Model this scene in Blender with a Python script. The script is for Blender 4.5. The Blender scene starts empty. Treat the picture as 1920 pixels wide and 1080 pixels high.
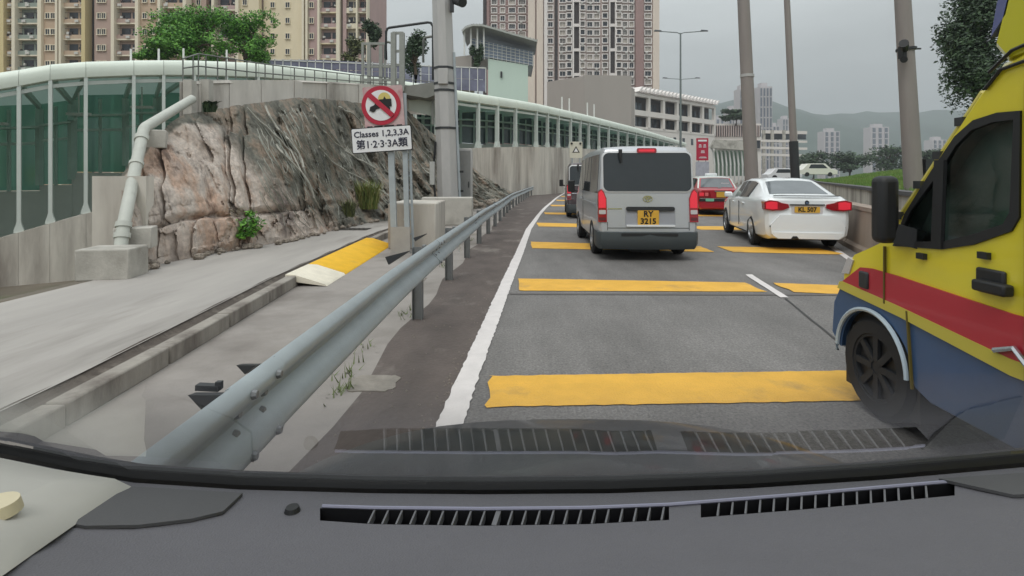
import bpy, bmesh, math, random
from mathutils import Vector, Matrix, noise
R = math.radians
rnd = random.Random(7)
scene = bpy.context.scene
COL = scene.collection

# ------------------------------------------------------------------ camera
H = 1.40                       # eye height of the dash camera
cam_d = bpy.data.cameras.new('camera')
cam = bpy.data.objects.new('camera', cam_d)
COL.objects.link(cam)
cam.location = (0, 0, H)
cam.rotation_euler = (R(90), 0, 0)
cam_d.sensor_width = 36.0
cam_d.lens = 18.75
cam_d.shift_y = -0.1068
cam_d.clip_start = 0.03
cam_d.clip_end = 9000
scene.camera = cam

# ------------------------------------------------------------------ sky, sun, exposure
SUN_EL, SUN_AZ = R(58), R(200)
world = bpy.data.worlds.new('World')
scene.world = world
world.use_nodes = True
nt = world.node_tree
nt.nodes.clear()
wo = nt.nodes.new('ShaderNodeOutputWorld')
b1 = nt.nodes.new('ShaderNodeBackground'); b1.inputs['Strength'].default_value = 0.06
sky = nt.nodes.new('ShaderNodeTexSky'); sky.sky_type = 'NISHITA'; sky.sun_disc = False
sky.sun_elevation = SUN_EL; sky.sun_rotation = SUN_AZ; sky.air_density = 1.5; sky.dust_density = 4
nt.links.new(sky.outputs[0], b1.inputs['Color'])
tc = nt.nodes.new('ShaderNodeTexCoord')
sx = nt.nodes.new('ShaderNodeSeparateXYZ'); nt.links.new(tc.outputs['Generated'], sx.inputs[0])
mx = nt.nodes.new('ShaderNodeMath'); mx.operation = 'MAXIMUM'; mx.inputs[1].default_value = 0
nt.links.new(sx.outputs['Z'], mx.inputs[0])
grad = nt.nodes.new('ShaderNodeMath'); grad.operation = 'MULTIPLY_ADD'   # overcast sky: zenith three times the horizon
grad.inputs[1].default_value = 2.7; grad.inputs[2].default_value = 0.74
nt.links.new(mx.outputs[0], grad.inputs[0])
cn = nt.nodes.new('ShaderNodeTexNoise'); cn.inputs['Scale'].default_value = 2.6; cn.inputs['Detail'].default_value = 5
mp = nt.nodes.new('ShaderNodeMapping'); mp.inputs['Scale'].default_value = (1, 1, 3.5)
nt.links.new(tc.outputs['Generated'], mp.inputs[0]); nt.links.new(mp.outputs[0], cn.inputs['Vector'])
cm = nt.nodes.new('ShaderNodeMapRange'); cm.inputs['To Min'].default_value = 0.70; cm.inputs['To Max'].default_value = 1.34
nt.links.new(cn.outputs['Fac'], cm.inputs['Value'])
mul = nt.nodes.new('ShaderNodeMath'); mul.operation = 'MULTIPLY'
nt.links.new(grad.outputs[0], mul.inputs[0]); nt.links.new(cm.outputs[0], mul.inputs[1])
b2 = nt.nodes.new('ShaderNodeBackground'); b2.inputs['Color'].default_value = (0.345, 0.366, 0.368, 1)
nt.links.new(mul.outputs[0], b2.inputs['Strength'])
mxs = nt.nodes.new('ShaderNodeMixShader'); mxs.inputs[0].default_value = 0.93
nt.links.new(b1.outputs[0], mxs.inputs[1]); nt.links.new(b2.outputs[0], mxs.inputs[2])
nt.links.new(mxs.outputs[0], wo.inputs['Surface'])

sun_d = bpy.data.lights.new('sun', 'SUN'); sun_d.energy = 0.9; sun_d.angle = R(25); sun_d.color = (1, 0.97, 0.92)
sun = bpy.data.objects.new('sun', sun_d); COL.objects.link(sun)
sd = Vector((math.sin(SUN_AZ) * math.cos(SUN_EL), math.cos(SUN_AZ) * math.cos(SUN_EL), math.sin(SUN_EL)))
sun.rotation_euler = sd.to_track_quat('Z', 'Y').to_euler()

vs = scene.view_settings
vs.view_transform = 'Standard'; vs.look = 'None'; vs.gamma = 1.0; vs.exposure = 0.32; vs.use_curve_mapping = False
scene.cycles.use_denoising = True
scene.cycles.max_bounces = 6; scene.cycles.diffuse_bounces = 3; scene.cycles.glossy_bounces = 3
scene.cycles.transparent_max_bounces = 12; scene.cycles.transmission_bounces = 4
scene.cycles.volume_bounces = 0
scene.cycles.caustics_reflective = False; scene.cycles.caustics_refractive = False

# ------------------------------------------------------------------ helpers
def at(px, py, Y):
    """the world point seen at that place of the photograph, Y metres ahead"""
    return Vector(((px - 960) / 1000 * Y, Y, H + (335 - py) / 1000 * Y))

def lerp(a, b, t): return a + (b - a) * t

def curve(pts):
    """piecewise linear function with light smoothing"""
    def f(x):
        if x <= pts[0][0]:
            (a, b), (c, d) = pts[0], pts[1]
        elif x >= pts[-1][0]:
            (a, b), (c, d) = pts[-2], pts[-1]
        else:
            for k in range(len(pts) - 1):
                if pts[k][0] <= x <= pts[k + 1][0]:
                    (a, b), (c, d) = pts[k], pts[k + 1]; break
        return b + (d - b) * (x - a) / (c - a)
    return f

def lin(r, g, b):
    def c(v):
        v /= 255
        return v / 12.92 if v <= 0.04045 else ((v + 0.055) / 1.055) ** 2.4
    return (c(r), c(g), c(b), 1)

MATS = {}
def mat(name, col, rough=0.6, metal=0.0, var=0.0, scale=6.0, col2=None, stretch=(1, 1, 1), bump=0.0, bscale=60.0,
        coat=0.0, emit=0.0, spec=0.5, c2pos=(0.45, 0.62), detail=6.0, object_space=True):
    """procedural material: base colour with noise variation, an optional second colour in patches, fine relief"""
    if name in MATS: return MATS[name]
    m = bpy.data.materials.new(name); m.use_nodes = True
    t = m.node_tree; n = t.nodes; l = t.links
    p = n['Principled BSDF']
    p.inputs['Roughness'].default_value = rough; p.inputs['Metallic'].default_value = metal
    p.inputs['Coat Weight'].default_value = coat; p.inputs['Coat Roughness'].default_value = 0.06
    p.inputs['Specular IOR Level'].default_value = spec
    p.inputs['Base Color'].default_value = col
    if emit:
        p.inputs['Emission Color'].default_value = col; p.inputs['Emission Strength'].default_value = emit
    if var or col2 or bump:
        g = n.new('ShaderNodeNewGeometry') if object_space is None else n.new('ShaderNodeTexCoord')
        src = g.outputs['Position'] if object_space is None else g.outputs['Object']
        mpn = n.new('ShaderNodeMapping'); mpn.inputs['Scale'].default_value = stretch
        l.new(src, mpn.inputs[0]); src = mpn.outputs[0]
    last = None
    if col2:
        a = n.new('ShaderNodeTexNoise'); a.inputs['Scale'].default_value = scale * 0.45; a.inputs['Detail'].default_value = detail
        a.inputs['Roughness'].default_value = 0.62
        l.new(src, a.inputs['Vector'])
        r = n.new('ShaderNodeValToRGB'); r.color_ramp.elements[0].position = c2pos[0]; r.color_ramp.elements[1].position = c2pos[1]
        r.color_ramp.elements[0].color = col; r.color_ramp.elements[1].color = col2
        l.new(a.outputs['Fac'], r.inputs[0]); last = r.outputs[0]
    if var:
        a = n.new('ShaderNodeTexNoise'); a.inputs['Scale'].default_value = scale; a.inputs['Detail'].default_value = 8
        a.inputs['Roughness'].default_value = 0.65
        l.new(src, a.inputs['Vector'])
        r = n.new('ShaderNodeMapRange'); r.inputs['From Min'].default_value = 0.25; r.inputs['From Max'].default_value = 0.75
        r.inputs['To Min'].default_value = 1 - var; r.inputs['To Max'].default_value = 1 + var
        l.new(a.outputs['Fac'], r.inputs['Value'])
        x = n.new('ShaderNodeMix'); x.data_type = 'RGBA'; x.blend_type = 'MULTIPLY'; x.inputs['Factor'].default_value = 1
        if last: l.new(last, x.inputs['A'])
        else: x.inputs['A'].default_value = col
        l.new(r.outputs[0], x.inputs['B']); last = x.outputs['Result']
    if last: l.new(last, p.inputs['Base Color'])
    if bump:
        a = n.new('ShaderNodeTexNoise'); a.inputs['Scale'].default_value = bscale; a.inputs['Detail'].default_value = 6
        l.new(src, a.inputs['Vector'])
        b = n.new('ShaderNodeBump'); b.inputs['Strength'].default_value = bump; b.inputs['Distance'].default_value = 0.02
        l.new(a.outputs['Fac'], b.inputs['Height']); l.new(b.outputs[0], p.inputs['Normal'])
    MATS[name] = m
    return m

class MB:
    """collects shapes and links them as one mesh object"""
    def __init__(self): self.v = []; self.f = []; self.m = []
    def add(self, vs, fs, mi=0):
        o = len(self.v); self.v += [tuple(q) for q in vs]; self.f += [tuple(i + o for i in f) for f in fs]; self.m += [mi] * len(fs)
    def box(self, c, s, mi=0, rz=0.0, M=None):
        x, y, z = s[0] / 2, s[1] / 2, s[2] / 2
        p = [Vector(q) for q in ((-x, -y, -z), (x, -y, -z), (x, y, -z), (-x, y, -z), (-x, -y, z), (x, -y, z), (x, y, z), (-x, y, z))]
        if M is None: M = Matrix.Rotation(rz, 3, 'Z')
        self.add([M @ q + Vector(c) for q in p], [(3, 2, 1, 0), (4, 5, 6, 7), (0, 1, 5, 4), (1, 2, 6, 5), (2, 3, 7, 6), (3, 0, 4, 7)], mi)
    def bar(self, a, b, w, h, mi=0, up=(0, 0, 1)):
        a, b = Vector(a), Vector(b); d = b - a; L = d.length; d.normalize()
        s = d.cross(Vector(up))
        if s.length < 1e-4: s = Vector((1, 0, 0))
        s.normalize(); u = s.cross(d)
        M = Matrix((s, d, u)).transposed()
        self.box((a + b) / 2, (w, L, h), mi, M=M)
    def cyl(self, a, b, r0, r1=None, n=12, mi=0, caps=True, rot=0.0):
        r1 = r0 if r1 is None else r1
        a, b = Vector(a), Vector(b); d = (b - a).normalized()
        s = d.cross(Vector((0, 0, 1)))
        if s.length < 1e-3: s = Vector((1, 0, 0))
        s.normalize(); u = s.cross(d)
        vs = []
        for q, r in ((a, r0), (b, r1)):
            for k in range(n):
                t = 2 * math.pi * k / n + rot
                vs.append(q + (s * math.cos(t) + u * math.sin(t)) * r)
        fs = [(k, (k + 1) % n, n + (k + 1) % n, n + k) for k in range(n)]
        if caps: fs += [tuple(range(n - 1, -1, -1)), tuple(range(n, 2 * n))]
        self.add(vs, fs, mi)
    def tube(self, pts, r, n=8, mi=0, caps=True):
        pts = [Vector(p) for p in pts]; vs = []
        rr = r if isinstance(r, (list, tuple)) else [r] * len(pts)
        for i, p in enumerate(pts):
            d = (pts[min(i + 1, len(pts) - 1)] - pts[max(i - 1, 0)]).normalized()
            s = d.cross(Vector((0, 0, 1)))
            if s.length < 1e-3: s = d.cross(Vector((0, 1, 0)))
            s.normalize(); u = s.cross(d)
            for k in range(n):
                t = 2 * math.pi * k / n
                vs.append(p + (s * math.cos(t) + u * math.sin(t)) * rr[i])
        fs = []
        for i in range(len(pts) - 1):
            for k in range(n):
                fs.append((i * n + k, i * n + (k + 1) % n, (i + 1) * n + (k + 1) % n, (i + 1) * n + k))
        if caps: fs += [tuple(range(n - 1, -1, -1)), tuple(range((len(pts) - 1) * n, len(pts) * n))]
        self.add(vs, fs, mi)
    def grid(self, rows, mi=0, flip=False):
        nu = len(rows[0]); vs = [p for r in rows for p in r]; fs = []
        for i in range(len(rows) - 1):
            for j in range(nu - 1):
                q = (i * nu + j, i * nu + j + 1, (i + 1) * nu + j + 1, (i + 1) * nu + j)
                fs.append(q[::-1] if flip else q)
        self.add(vs, fs, mi)
    def prism(self, poly, d, mi=0):
        """a polygon of 3D points pushed out along the vector d"""
        n = len(poly); d = Vector(d); a = [Vector(p) for p in poly]
        nrm = Vector((0, 0, 0))
        for i in range(n): nrm += a[i].cross(a[(i + 1) % n])
        if nrm.dot(d) > 0: a.reverse()
        vs = a + [p + d for p in a]
        fs = [tuple(range(n)), tuple(range(2 * n - 1, n - 1, -1))]
        fs += [((i + 1) % n, i, n + i, n + (i + 1) % n) for i in range(n)]
        self.add(vs, fs, mi)
    def mesh(self, name, mats, sharp=35):
        me = bpy.data.meshes.new(name)
        me.from_pydata(self.v, [], self.f); me.update()
        for m in (mats if isinstance(mats, (list, tuple)) else [mats]): me.materials.append(m)
        if any(self.m): me.polygons.foreach_set('material_index', self.m)
        if sharp:
            me.polygons.foreach_set('use_smooth', [True] * len(me.polygons))
            me.set_sharp_from_angle(angle=R(sharp))
        return me
    def build(self, name, mats, parent=None, sharp=35, loc=None):
        o = bpy.data.objects.new(name, self.mesh(name, mats, sharp)); COL.objects.link(o)
        if parent is not None: o.parent = parent
        if loc is not None: o.location = loc
        return o

def tag(o, label=None, cat=None, group=None, kind=None):
    if label: o['label'] = label
    if cat: o['category'] = cat
    if group: o['group'] = group
    if kind: o['kind'] = kind
    return o

def empty(name, loc=(0, 0, 0), rz=0.0):
    o = bpy.data.objects.new(name, None); COL.objects.link(o)
    o.location = loc; o.rotation_euler = (0, 0, rz); o.empty_display_size = 0.2
    return o

def inst(name, me, parent, loc=(0, 0, 0), rz=0.0, scale=(1, 1, 1)):
    o = bpy.data.objects.new(name, me); COL.objects.link(o); o.parent = parent
    o.location = loc; o.rotation_euler = (0, 0, rz); o.scale = scale
    return o

def bevel(o, w=0.01, seg=2):
    b = o.modifiers.new('bevel', 'BEVEL'); b.width = w; b.segments = seg; b.limit_method = 'ANGLE'; b.angle_limit = R(40)
    return o

def lettering(body, size, m, parent, loc, rot=(R(90), 0, 0), extrude=0.002, sx=1.0, bold=0.0, align='CENTER'):
    c = bpy.data.curves.new('lettering', 'FONT'); c.body = body; c.size = size; c.extrude = extrude; c.offset = bold
    c.align_x = align; c.align_y = 'CENTER'; c.resolution_u = 2
    c.materials.append(m)
    t = bpy.data.objects.new('lettering_curve', c)
    me = bpy.data.meshes.new_from_object(t); bpy.data.objects.remove(t, do_unlink=True)
    if not len(me.polygons): return None
    o = bpy.data.objects.new('lettering', me); COL.objects.link(o); o.parent = parent
    o.location = loc; o.rotation_euler = rot; o.scale = (sx, 1, 1)
    return o

def rounded(w, h, r, n=4, cx=0, cz=0):
    """outline of a rounded rectangle in (x, z)"""
    out = []
    for (sx_, sz, a0) in ((1, 1, 0), (-1, 1, 90), (-1, -1, 180), (1, -1, 270)):
        for k in range(n + 1):
            a = R(a0 + 90 * k / n)
            out.append((cx + sx_ * (w / 2 - r) + r * math.cos(a), cz + sz * (h / 2 - r) + r * math.sin(a)))
    return out

def facade_mat(name, col, var=0.12):
    return mat(name, col, rough=0.85, var=var, scale=0.25, stretch=(1, 1, 0.25))

# common materials
M_conc = mat('concrete', lin(186, 182, 174), 0.9, var=0.16, scale=1.6, col2=lin(128, 124, 116), bump=0.25, bscale=40, c2pos=(0.5, 0.72))
M_conc_d = mat('stained_concrete', lin(206, 200, 190), 0.9, var=0.22, scale=1.2, col2=lin(128, 118, 110), stretch=(1, 1, 0.16), bump=0.2, bscale=30, c2pos=(0.46, 0.7))
M_galv = mat('galvanised_steel', lin(170, 178, 182), 0.45, 0.35, var=0.10, scale=5, bump=0.03, bscale=30)
M_pole = mat('pole_grey', lin(182, 180, 178), 0.55, 0.2, var=0.10, scale=3, stretch=(1, 1, 0.3))
M_dark = mat('dark_metal', lin(62, 64, 66), 0.5, 0.4, var=0.1, scale=8)
M_black = mat('black_plastic', lin(32, 33, 35), 0.55, var=0.1, scale=20)
M_tyre = mat('tyre_rubber', lin(38, 38, 40), 0.85, var=0.12, scale=14)
M_rim = mat('alloy_rim', lin(165, 168, 172), 0.35, 0.7)
M_white = mat('white_paint', lin(222, 222, 218), 0.5, var=0.05, scale=4)
M_sticker = mat('white_sheeting', lin(225, 226, 228), 0.45, var=0.03, scale=5)
M_glass = mat('dark_vehicle_glass', lin(44, 50, 54), 0.04, spec=0.7, var=0.2, scale=1.2)
M_plate = mat('yellow_number_plate', lin(216, 168, 62), 0.5, var=0.06, scale=12)
M_ink = mat('black_ink', lin(22, 22, 24), 0.6)
M_redlamp = mat('red_lamp_lens', lin(150, 22, 34), 0.15, coat=0.6)
M_redlit = mat('lit_red_lamp', lin(214, 46, 62), 0.2, emit=0.28)
M_clear = mat('clear_lamp_lens', lin(190, 186, 186), 0.12, coat=0.6)
M_chrome = mat('chrome', lin(210, 212, 215), 0.15, 0.9)

# ------------------------------------------------------------------ setting: ground, road, kerbs
rail_x = curve([(-4, -0.90), (2, -0.885), (4, -0.865), (6.2, -0.80), (10.8, -0.63), (16, -0.36), (24, 0.02), (38, 1.15), (59, 3.1), (85, 6.6), (120, 13.0)])
edge_x = curve([(-4, -0.50), (2.9, -0.36), (3.5, -0.325), (5.3, -0.20), (7.2, -0.07), (10, 0.14), (14.7, 0.46), (20, 0.98), (25.5, 1.58), (40, 3.4), (60, 6.3), (85, 10.5), (120, 17)])
lane_x = curve([(-4, 1.5), (0, 2.05), (4.67, 2.82), (6.28, 3.2), (7.65, 3.42), (10, 3.9), (15, 4.95), (25, 6.9), (40, 10), (80, 19), (120, 29)])
wallA = curve([(-6, 4.2), (2, 4.5), (5, 5.0), (8.46, 5.8), (13.75, 8.0), (20, 10.9), (30, 15.6), (50, 25.5), (90, 46)])
kerb_x = curve([(-4, -2.25), (3.4, -2.52), (7, -2.80), (12.2, -2.94), (20, -2.6), (30, -1.9), (45, -0.6)])

def span(y0, y1, n): return [y0 + (y1 - y0) * i / n for i in range(n + 1)]
YS = span(-4, 4, 16) + span(4.5, 16, 24) + span(17, 40, 24) + span(43, 120, 24)

M_asph = bpy.data.materials.new('asphalt'); M_asph.use_nodes = True
def asphalt():
    t = M_asph.node_tree; n = t.nodes; l = t.links; p = n['Principled BSDF']
    p.inputs['Roughness'].default_value = 0.82
    g = n.new('ShaderNodeTexCoord')
    def tex(scale, detail, lo, hi, stretch=None):
        a = n.new('ShaderNodeTexNoise'); a.inputs['Scale'].default_value = scale; a.inputs['Detail'].default_value = detail
        a.inputs['Roughness'].default_value = 0.7
        if stretch:
            m = n.new('ShaderNodeMapping'); m.inputs['Scale'].default_value = stretch; l.new(g.outputs['Object'], m.inputs[0]); l.new(m.outputs[0], a.inputs['Vector'])
        else: l.new(g.outputs['Object'], a.inputs['Vector'])
        r = n.new('ShaderNodeMapRange'); r.inputs['From Min'].default_value = 0.3; r.inputs['From Max'].default_value = 0.7
        r.inputs['To Min'].default_value = lo; r.inputs['To Max'].default_value = hi
        l.new(a.outputs['Fac'], r.inputs['Value']); return r.outputs[0], a
    big, _ = tex(0.35, 4, 0.76, 1.2, (1.6, 0.5, 1))
    patch_, _ = tex(1.6, 6, 0.88, 1.1)
    streak, _ = tex(2.2, 4, 0.88, 1.1, (1, 0.08, 1))
    mid_, _ = tex(26, 3, 0.84, 1.16)
    fine, fa = tex(60, 3, 0.58, 1.42)
    def mulc(a, b):
        x = n.new('ShaderNodeMath'); x.operation = 'MULTIPLY'; l.new(a, x.inputs[0]); l.new(b, x.inputs[1]); return x.outputs[0]
    k = mulc(mulc(mulc(mulc(big, streak), patch_), mid_), fine)
    x = n.new('ShaderNodeMix'); x.data_type = 'RGBA'; x.blend_type = 'MULTIPLY'; x.inputs['Factor'].default_value = 1
    x.inputs['A'].default_value = lin(116, 113, 111)
    l.new(k, x.inputs['B']); l.new(x.outputs['Result'], p.inputs['Base Color'])
    b = n.new('ShaderNodeBump'); b.inputs['Strength'].default_value = 0.5; b.inputs['Distance'].default_value = 0.012
    l.new(fa.outputs['Fac'], b.inputs['Height']); l.new(b.outputs[0], p.inputs['Normal'])
asphalt()

M_shoulder = mat('stained_shoulder', lin(92, 83, 79), 0.9, var=0.3, scale=2.4, col2=lin(128, 120, 114), stretch=(1, 0.6, 1), bump=0.5, bscale=35, c2pos=(0.56, 0.68))
M_apron = mat('worn_concrete_apron', lin(146, 140, 135), 0.9, var=0.20, scale=1.3, col2=lin(112, 105, 99), bump=0.2, bscale=45, c2pos=(0.5, 0.75))
M_yellow = mat('yellow_road_paint', lin(224, 172, 66), 0.7, var=0.14, scale=3, col2=lin(138, 118, 88), bump=0.5, bscale=75, c2pos=(0.55, 0.78), detail=14)
M_line = mat('white_road_paint', lin(214, 208, 206), 0.7, var=0.10, scale=6, bump=0.3, bscale=70)
M_soil = mat('ground_soil', lin(112, 104, 92), 0.95, var=0.25, scale=0.6, col2=lin(92, 98, 70), c2pos=(0.5, 0.7), bump=0.3, bscale=10)

def smooth(a, b, x):
    t = max(0, min(1, (x - a) / (b - a))); return t * t * (3 - 2 * t)

def ground_z(X, Y):
    d = -5.25 - X
    if Y > 6: d = -6.2 - X
    low = smooth(0, 3.2, d) * (1 - smooth(26, 46, Y)) * 3.0
    left_rise = smooth(36, 90, Y) * smooth(-4, 4, rail_x(min(Y, 120)) - 2 - X) * 1.6
    return -0.06 - low + left_rise * 0.0 if Y < 120 else -0.06

mb = MB()
gx = [-4000, -1500, -500, -150, -60] + span(-45, -4, 82) + [-2, 0, 4, 10, 20, 40, 80, 200, 600, 1500, 4000]
gy = [-60, -20, -8] + span(-4, 50, 72) + [60, 80, 120, 200, 400, 900, 2000, 5000]
mb.grid([[(X, Y, ground_z(X, Y)) for X in gx] for Y in gy])
tag(mb.build('ground', M_soil), kind='structure')

mb = MB()
mb.grid([[(lerp(rail_x(Y) - 0.35, wallA(Y) + 0.15, i / 24), Y, 0) for i in range(25)] for Y in YS])
road = tag(mb.build('road', M_asph), kind='structure')
mb = MB()
mb.grid([[(lerp(rail_x(Y) - 0.16 + 0.05 * math.sin(Y * 2.3), edge_x(Y) - 0.05, i / 6), Y, 0.005) for i in range(7)] for Y in YS])
mb.build('shoulder', M_shoulder, road)

def strip(f0, f1, ys, z, name, m, ragged=0.0):
    r2 = random.Random(len(name) + int(ys[0] * 7)); q = MB(); rows = []
    for Y in ys:
        a, b = f0(Y), f1(Y)
        rows.append([(a + r2.uniform(-ragged, ragged), Y, z), ((a + b) / 2, Y, z + 0.001), (b + r2.uniform(-ragged, ragged), Y, z)])
    q.grid(rows); return q.build(name, m, road)
strip(lambda Y: edge_x(Y) - 0.075, lambda Y: edge_x(Y) + 0.075, span(-4, 16, 420) + span(16.5, 120, 60), 0.009, 'edge_line', M_line, 0.007)
strip(lambda Y: lane_x(Y) - 0.05, lambda Y: lane_x(Y) + 0.05, span(6.25, 7.75, 10), 0.009, 'lane_line', M_line, 0.004)
for y0 in (14.5, 22.8, 31, 40, 49, 58):
    strip(lambda Y: lane_x(Y) - 0.05, lambda Y: lane_x(Y) + 0.05, span(y0, y0 + 1.6, 6), 0.009, 'lane_line', M_line, 0.004)
strip(lambda Y: lane_x(Y) - 0.012, lambda Y: lane_x(Y) + 0.012, span(-3, 6.2, 30), 0.006, 'tar_joint', mat('tar', lin(60, 58, 58), 0.7), 0.006)
strip(lambda Y: wallA(Y) - 0.34, lambda Y: wallA(Y) - 0.22, span(2, 60, 60), 0.009, 'edge_line', M_line, 0.004)

def yellow_bar(x0, x1, ya0, ya1, yb0, yb1):
    """a transverse bar of thick paint from (x0, ya) to (x1, yb), edges a little ragged"""
    n = max(8, int((x1 - x0) / 0.06)); q = MB(); r2 = random.Random(int(ya0 * 100) + int(x0 * 10)); rows = []
    for i in range(n + 1):
        t = i / n; x = lerp(x0, x1, t)
        e = 0.006
        if i in (0, n): e = 0.02
        rows.append([(x + r2.uniform(-e, e) * (i in (0, n)), lerp(lerp(ya0, yb0, t), lerp(ya1, yb1, t), s) + (r2.uniform(-e, e) if s in (0, 1) else 0), 0.010 if 0 < s < 1 else 0.0065) for s in (0, .03, .25, .5, .75, .97, 1)])
    q.grid(rows, flip=True); return q.build('yellow_bar', M_yellow, road)
for (a0, a1, b0, b1) in ((3.26, 3.77, 3.36, 3.88), (6.64, 7.45, 6.58, 7.16), (10.7, 11.8, 10.15, 11.0), (15.6, 16.9, 14.6, 15.7), (20.9, 22.0, 19.9, 21), (27, 28.4, 26, 27.3), (33.5, 35, 32.4, 34), (41, 42.6, 40, 41.5)):
    xm = (a0 + a1) / 2
    yellow_bar(edge_x(xm) + 0.17, lane_x((b0 + b1) / 2) - 0.16, a0, a1, b0, b1)
    if a0 > 5:
        d = 0.18 * (lane_x(20) - lane_x(10)) / 10
        yellow_bar(lane_x((b0 + b1) / 2) + 0.18, wallA((b0 + b1) / 2) - 0.55, b0 - 0.02, b1 - 0.02, b0 - 0.35, b1 - 0.3)
# joint across the lane where the resurfacing ends
q = MB(); q.grid([[(lerp(edge_x(6.4) + 0.1, 5.2, i / 30), 6.42 - 0.06 * i / 30 + d_, 0.0055) for i in range(31)] for d_ in (0, 0.09)])
q.build('tar_joint', mat('tar_band', lin(98, 94, 92), 0.75, var=0.15, scale=10), road)
# patched squares in the shoulder beside the rail
for (px_, py_, w_, l_) in ((700, 720, .34, .30), (775, 525, .36, .30), (830, 470, .4, .3), (880, 440, .45, .4)):
    Yp = 1400 / (py_ - 335); Xp = (px_ - 960) / 1000 * Yp
    q = MB(); r2 = random.Random(px_)
    ring = [(Xp + w_ / 2 * math.copysign(abs(math.cos(a)) ** .5, math.cos(a)) * r2.uniform(.85, 1.1), Yp + l_ / 2 * math.copysign(abs(math.sin(a)) ** .5, math.sin(a)) * r2.uniform(.85, 1.1), 0.011) for a in [2 * math.pi * k / 22 for k in range(22)]]
    q.prism(ring, (0, 0, -0.006)); q.build('mortar_patch', mat('mortar', lin(136, 130, 122), .95, var=.25, scale=7, bump=.6, bscale=30), road)
# wet edge of grit along the white line
q = MB(); r2 = random.Random(3)
for k in range(380):
    Y = 2.4 + 14 * r2.random() ** 1.6; x = edge_x(Y) - 0.09 - abs(r2.gauss(0, 0.05)) if r2.random() < .55 else rail_x(Y) + r2.uniform(-.1, .5)
    s = r2.uniform(.004, .014); a = r2.uniform(0, 6)
    q.add([(x + s * math.cos(a + t), Y + s * math.sin(a + t), 0.006 + h_) for t, h_ in ((0, 0), (2.1, 0), (4.2, 0))] + [(x, Y, 0.006 + s * .8)], [(0, 1, 3), (1, 2, 3), (2, 0, 3)])
tag(q.build('road_grit', mat('grit', lin(126, 118, 110), .9, var=.3, scale=30), road, sharp=0), kind='stuff')

# concrete apron between kerb and guardrail, raised platform behind the kerb
mb = MB()
mb.grid([[(lerp(kerb_x(Y) - 0.02, rail_x(Y) - 0.10, i / 10), Y, 0.004) for i in range(11)] for Y in [y for y in YS if y < 46]])
apron = tag(mb.build('concrete_apron', M_apron), kind='structure')
M_kerbtop = mat('dirty_kerb', lin(176, 168, 158), .9, var=.25, scale=6, col2=lin(96, 88, 80), c2pos=(.5, .66), bump=.4, bscale=30)
M_kerbface = mat('kerb_face', lin(150, 144, 136), .9, var=.25, scale=5, col2=lin(98, 90, 84), stretch=(1, 1, .3), c2pos=(.48, .68), bump=.3, bscale=30)
ph = 0.14
def plat_left(Y): return -5.25 if Y < 7 else lerp(-5.25, -6.3, min(1, (Y - 7) / 2))
mb = MB()
mb.grid([[(lerp(plat_left(Y), kerb_x(Y) - 0.30, i / 10), Y, ph - 0.015) for i in range(11)] for Y in [y for y in YS if y < 30]])
mb.grid([[(plat_left(Y), Y, z) for z in (-1.2, ph - .015)] for Y in [y for y in YS if y < 30]], flip=True)
platform = tag(mb.build('concrete_path', mat('path_concrete', lin(162, 157, 152), .9, var=.2, scale=1.0, col2=lin(92, 86, 80), stretch=(1.3, .22, 1), bump=.2, bscale=40, c2pos=(.54, .72))), kind='structure')
# kerb stones, one by one, with a silted gully behind them
ks = MB(); ks.box((0, 0, 0), (0.13, 0.985, ph)); kme = ks.mesh('kerb_stone', [M_kerbface])
yk = -3.0; k = 0
while yk < 28:
    y1 = yk + 1.0
    a, b = kerb_x(yk), kerb_x(y1); ang = math.atan2(-(b - a), 1.0)
    o = inst('kerb_stone', kme, platform, ((a + b) / 2 - 0.065, (yk + y1) / 2, ph / 2 + rnd.uniform(-.004, .004)), ang + rnd.uniform(-.004, .004))
    bevel(o, .012)
    yk = y1
mb = MB()
mb.grid([[(kerb_x(Y) + dx, Y, z + .006 * math.sin(Y * 5 + dx * 40)) for dx, z in ((-.32, ph - .012), (-.27, ph - .05), (-.2, ph - .062), (-.135, ph - .03))] for Y in span(-4, 30, 120)])
mb.build('gully', mat('gully_silt', lin(84, 76, 70), .95, var=.35, scale=9, col2=lin(120, 112, 104), c2pos=(.5, .7), bump=.5, bscale=25), platform)
# yellow painted kerb ramp with white end
M_ykerb = mat('yellow_kerb_paint', lin(232, 180, 30), .65, var=.12, scale=5, col2=lin(206, 168, 70), c2pos=(.58, .75), bump=.2, bscale=40)
def kerb_paint(y0, y1, m, h_, name):
    q = MB(); n = 14; rows = []
    for i in range(n + 1):
        Y = lerp(y0, y1, i / n); x = kerb_x(Y)
        rows.append([(x + .40, Y, .006), (x + .38, Y, .03), (x - .01, Y, h_), (x - .14, Y, h_ + .008), (x - .145, Y, ph - .06)])
    q.grid(rows, flip=True)
    q.add(rows[0], [(4, 3, 2, 1, 0)])
    return q.build(name, m, platform)
kerb_paint(6.9, 7.75, mat('white_kerb_paint', lin(226, 218, 200), .6, var=.12, scale=6), ph + .012, 'ramp_end')
kerb_paint(7.76, 11.2, M_ykerb, ph + .012, 'yellow_ramp')
# drain cover on the path
q = MB(); c = Vector(((660 - 960) / 1000 * 13.4, 13.4, ph - .008)); q.box(c, (.85, .5, .012))
for i in range(7): q.box(c + Vector((-.36 + .12 * i, 0, .008)), (.05, .42, .01))
q.build('drain_cover', mat('cast_iron', lin(70, 66, 62), .7, .3, var=.2, scale=12), platform)

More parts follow.
